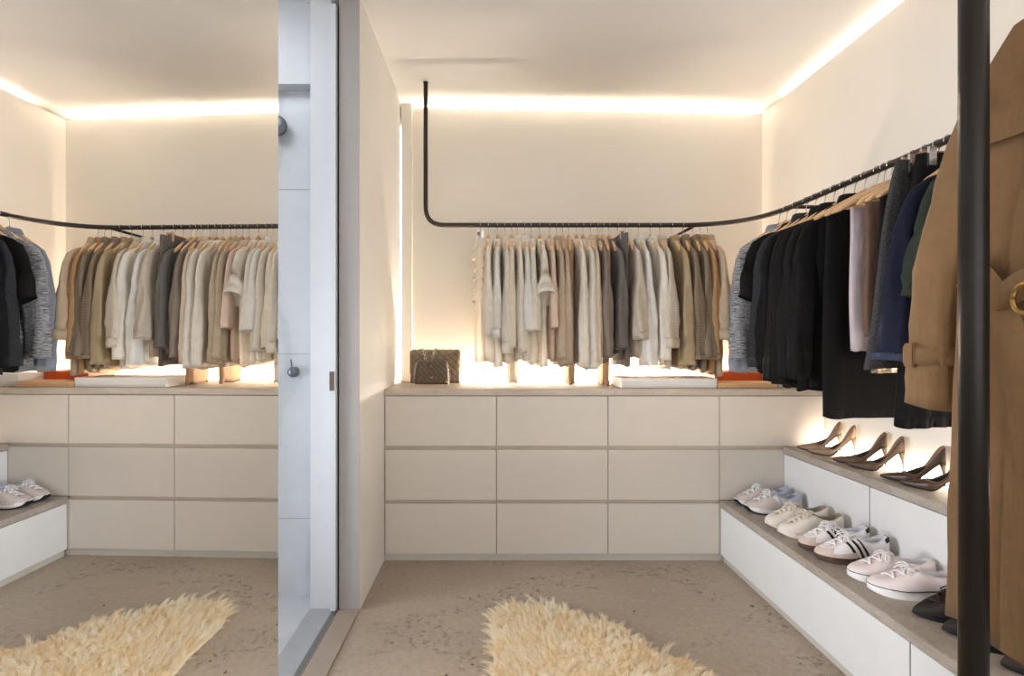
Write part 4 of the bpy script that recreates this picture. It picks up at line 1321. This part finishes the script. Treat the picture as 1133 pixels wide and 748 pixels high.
# ---------------------------------------------------------------- boxes on the worktop
M_bw = simple('white_card', (240, 236, 228), 0.6, vary=0.01)
M_bo = simple('orange_card', (226, 96, 40), 0.6, vary=0.02)
M_bt = simple('tan_card', (214, 170, 124), 0.6, vary=0.02)
def card_box(name, loc, size, m, lab, mlid=None, lid=0.4):
    r = empty(name, loc, rnd.uniform(-0.02, 0.02), lab, 'box')
    w, d_, h = size
    box('box_base', (-w / 2, w / 2), (-d_ / 2, d_ / 2), (0, h * (1 - lid)), m, r, 0.001)
    box('box_lid', (-w / 2 - 0.002, w / 2 + 0.002), (-d_ / 2 - 0.002, d_ / 2 + 0.002), (h * (1 - lid) + 0.0005, h), mlid or m, r, 0.0015)
card_box('storage_box', (1.02, 2.87, ZT1), (0.52, 0.22, 0.052), M_bw, 'long flat white box on the worktop under the jackets')
card_box('storage_box', (1.49, 3.03, ZT1), (0.29, 0.2, 0.075), M_bo, 'bright orange flat box in the worktop corner')
card_box('storage_box', (1.44, 2.80, ZT1), (0.31, 0.14, 0.03), M_bt, 'thin tan box in front of the orange box')
card_box('storage_box', (1.695, 2.85, ZT1), (0.14, 0.16, 0.07), M_bw, 'small white box on worktop near right wall behind black clothes')

# ---------------------------------------------------------------- sheepskin rug
def rug():
    g = np.random.default_rng(5)
    out = [(0.045, 1.86), (0.035, 2.03), (0.055, 2.13), (0.12, 2.195), (0.20, 2.185), (0.27, 2.205), (0.345, 2.175), (0.42, 2.10), (0.53, 2.045), (0.60, 1.95), (0.64, 1.87), (0.74, 1.79), (0.80, 1.62), (0.80, 1.42), (0.72, 1.28), (0.55, 1.22), (0.32, 1.24), (0.14, 1.30), (0.06, 1.45), (0.03, 1.65)]
    P = smooth_path([(a, b, 0) for a, b in out + [out[0]]], 5)[:-1]
    cxr, cyr = 0.4, 1.72
    r = empty('sheepskin_rug', (cxr, cyr, 0), 0, 'fluffy cream sheepskin rug on the concrete floor', 'rug')
    n = len(P)
    rg = []
    for s_, z in ((0.96, 0.0), (1.0, 0.004), (0.97, 0.012), (0.88, 0.022), (0.6, 0.028), (0.25, 0.030)):
        rg.append([((p.x - cxr) * s_, (p.y - cyr) * s_, z) for p in P])
    mobj('hide', *loft_vf(rg), fabric('sheep_hide', (226, 204, 168), 'plain'), r)
    poly = np.array([[p.x, p.y] for p in P])
    def inside(q):
        x, y = q[:, 0], q[:, 1]
        c = np.zeros(len(q), bool)
        j = n - 1
        for i in range(n):
            xi, yi = poly[i]; xj, yj = poly[j]
            k = ((yi > y) != (yj > y)) & (x < (xj - xi) * (y - yi) / (yj - yi + 1e-12) + xi)
            c ^= k
            j = i
        return c
    lo, hi = poly.min(0), poly.max(0)
    def sample(m):
        acc = np.zeros((0, 2))
        while len(acc) < m:
            q = lo + g.random((m * 2, 2)) * (hi - lo)
            acc = np.vstack([acc, q[inside(q)]])
        return acc[:m]
    NC, NSR = 3200, 52000
    C = sample(NC)
    cd = np.stack([(C[:, 0] - cxr) / 0.38, (C[:, 1] - cyr) / 0.5], 1)
    flow = cd * 0.65 + g.normal(0, 0.42, (NC, 2)) + np.array([0.0, 0.10])
    clen = g.uniform(0.034, 0.058, NC)
    roots = sample(NSR)
    # nearest clump (grid search in blocks)
    own = np.zeros(NSR, int)
    for a in range(0, NSR, 2000):
        d2 = ((roots[a:a + 2000, None, :] - C[None]) ** 2).sum(2)
        own[a:a + 2000] = d2.argmin(1)
    K = 6
    tip_xy = C[own] + flow[own] * clen[own][:, None] * 0.95 + g.normal(0, 0.006, (NSR, 2))
    h = clen[own] * g.uniform(0.75, 1.1, NSR) * 0.62
    ts = np.linspace(0, 1, K)
    dirw = g.uniform(0, 2 * PI, NSR)
    wx = np.stack([np.cos(dirw), np.sin(dirw)], 1)
    V = np.zeros((NSR, K, 2, 3))
    z0 = 0.016
    ph = g.uniform(0, 6.28, NSR)
    for i, t in enumerate(ts):
        m = t ** 1.25
        c = roots * (1 - m)[..., None] + tip_xy * m if False else roots * (1 - m) + tip_xy * m
        wob = 0.003 * np.sin(5 * t + ph)[:, None] * wx[:, ::-1] * t
        z = z0 + h * (np.sin(t * 1.75) / np.sin(1.5708)) * np.where(t < 2, 1, 1)
        wd = 0.0012 * (1 - 0.8 * t)
        V[:, i, 0, :2] = c + wob + wx * wd
        V[:, i, 1, :2] = c + wob - wx * wd
        V[:, i, 0, 2] = z
        V[:, i, 1, 2] = z
    V[..., 0] -= cxr
    V[..., 1] -= cyr
    V[..., 2] = np.maximum(V[..., 2], 0.003)
    b = (np.arange(NSR) * K * 2)[:, None]
    q = np.arange(K - 1) * 2
    Fq = np.stack([b + q, b + q + 1, b + q + 3, b + q + 2], -1).reshape(-1, 4)
    me = bpy.data.meshes.new('pile')
    me.vertices.add(NSR * K * 2)
    me.vertices.foreach_set('co', V.reshape(-1))
    me.loops.add(len(Fq) * 4)
    me.loops.foreach_set('vertex_index', Fq.reshape(-1).astype(np.int32))
    me.polygons.add(len(Fq))
    me.polygons.foreach_set('loop_start', np.arange(0, len(Fq) * 4, 4, dtype=np.int32))
    me.polygons.foreach_set('use_smooth', np.ones(len(Fq), bool))
    me.update(calc_edges=True)
    t = NT('sheep_wool')
    v = t.map()
    f = t.noise(v, 14, 4)
    col = t.ramp(f, [(0.3, (252, 234, 202)), (0.5, (254, 245, 224)), (0.7, (255, 251, 240))])
    t.set(col, 0.8, 0, 0.2)
    tr = t.n('ShaderNodeBsdfTranslucent'); t.l(col, tr.inputs[0])
    mx_ = t.n('ShaderNodeMixShader'); mx_.inputs[0].default_value = 0.6
    t.l(t.b.outputs[0], mx_.inputs[1]); t.l(tr.outputs[0], mx_.inputs[2]); t.l(mx_.outputs[0], t.out.inputs[0])
    o = link('pile', me, t.m, r)
    o['kind'] = 'stuff'
rug()

# ---------------------------------------------------------------- daylight from behind the camera
w = bpy.data.worlds.new('World')
sc.world = w
w.use_nodes = True
bg_ = w.node_tree.nodes['Background']
bg_.inputs[0].default_value = S((238, 240, 244))
bg_.inputs[1].default_value = 1.28

sc.view_settings.view_transform = 'Standard'
sc.view_settings.look = 'None'
sc.view_settings.gamma = 1.0
sc.view_settings.use_curve_mapping = False
sc.view_settings.exposure = 1.0
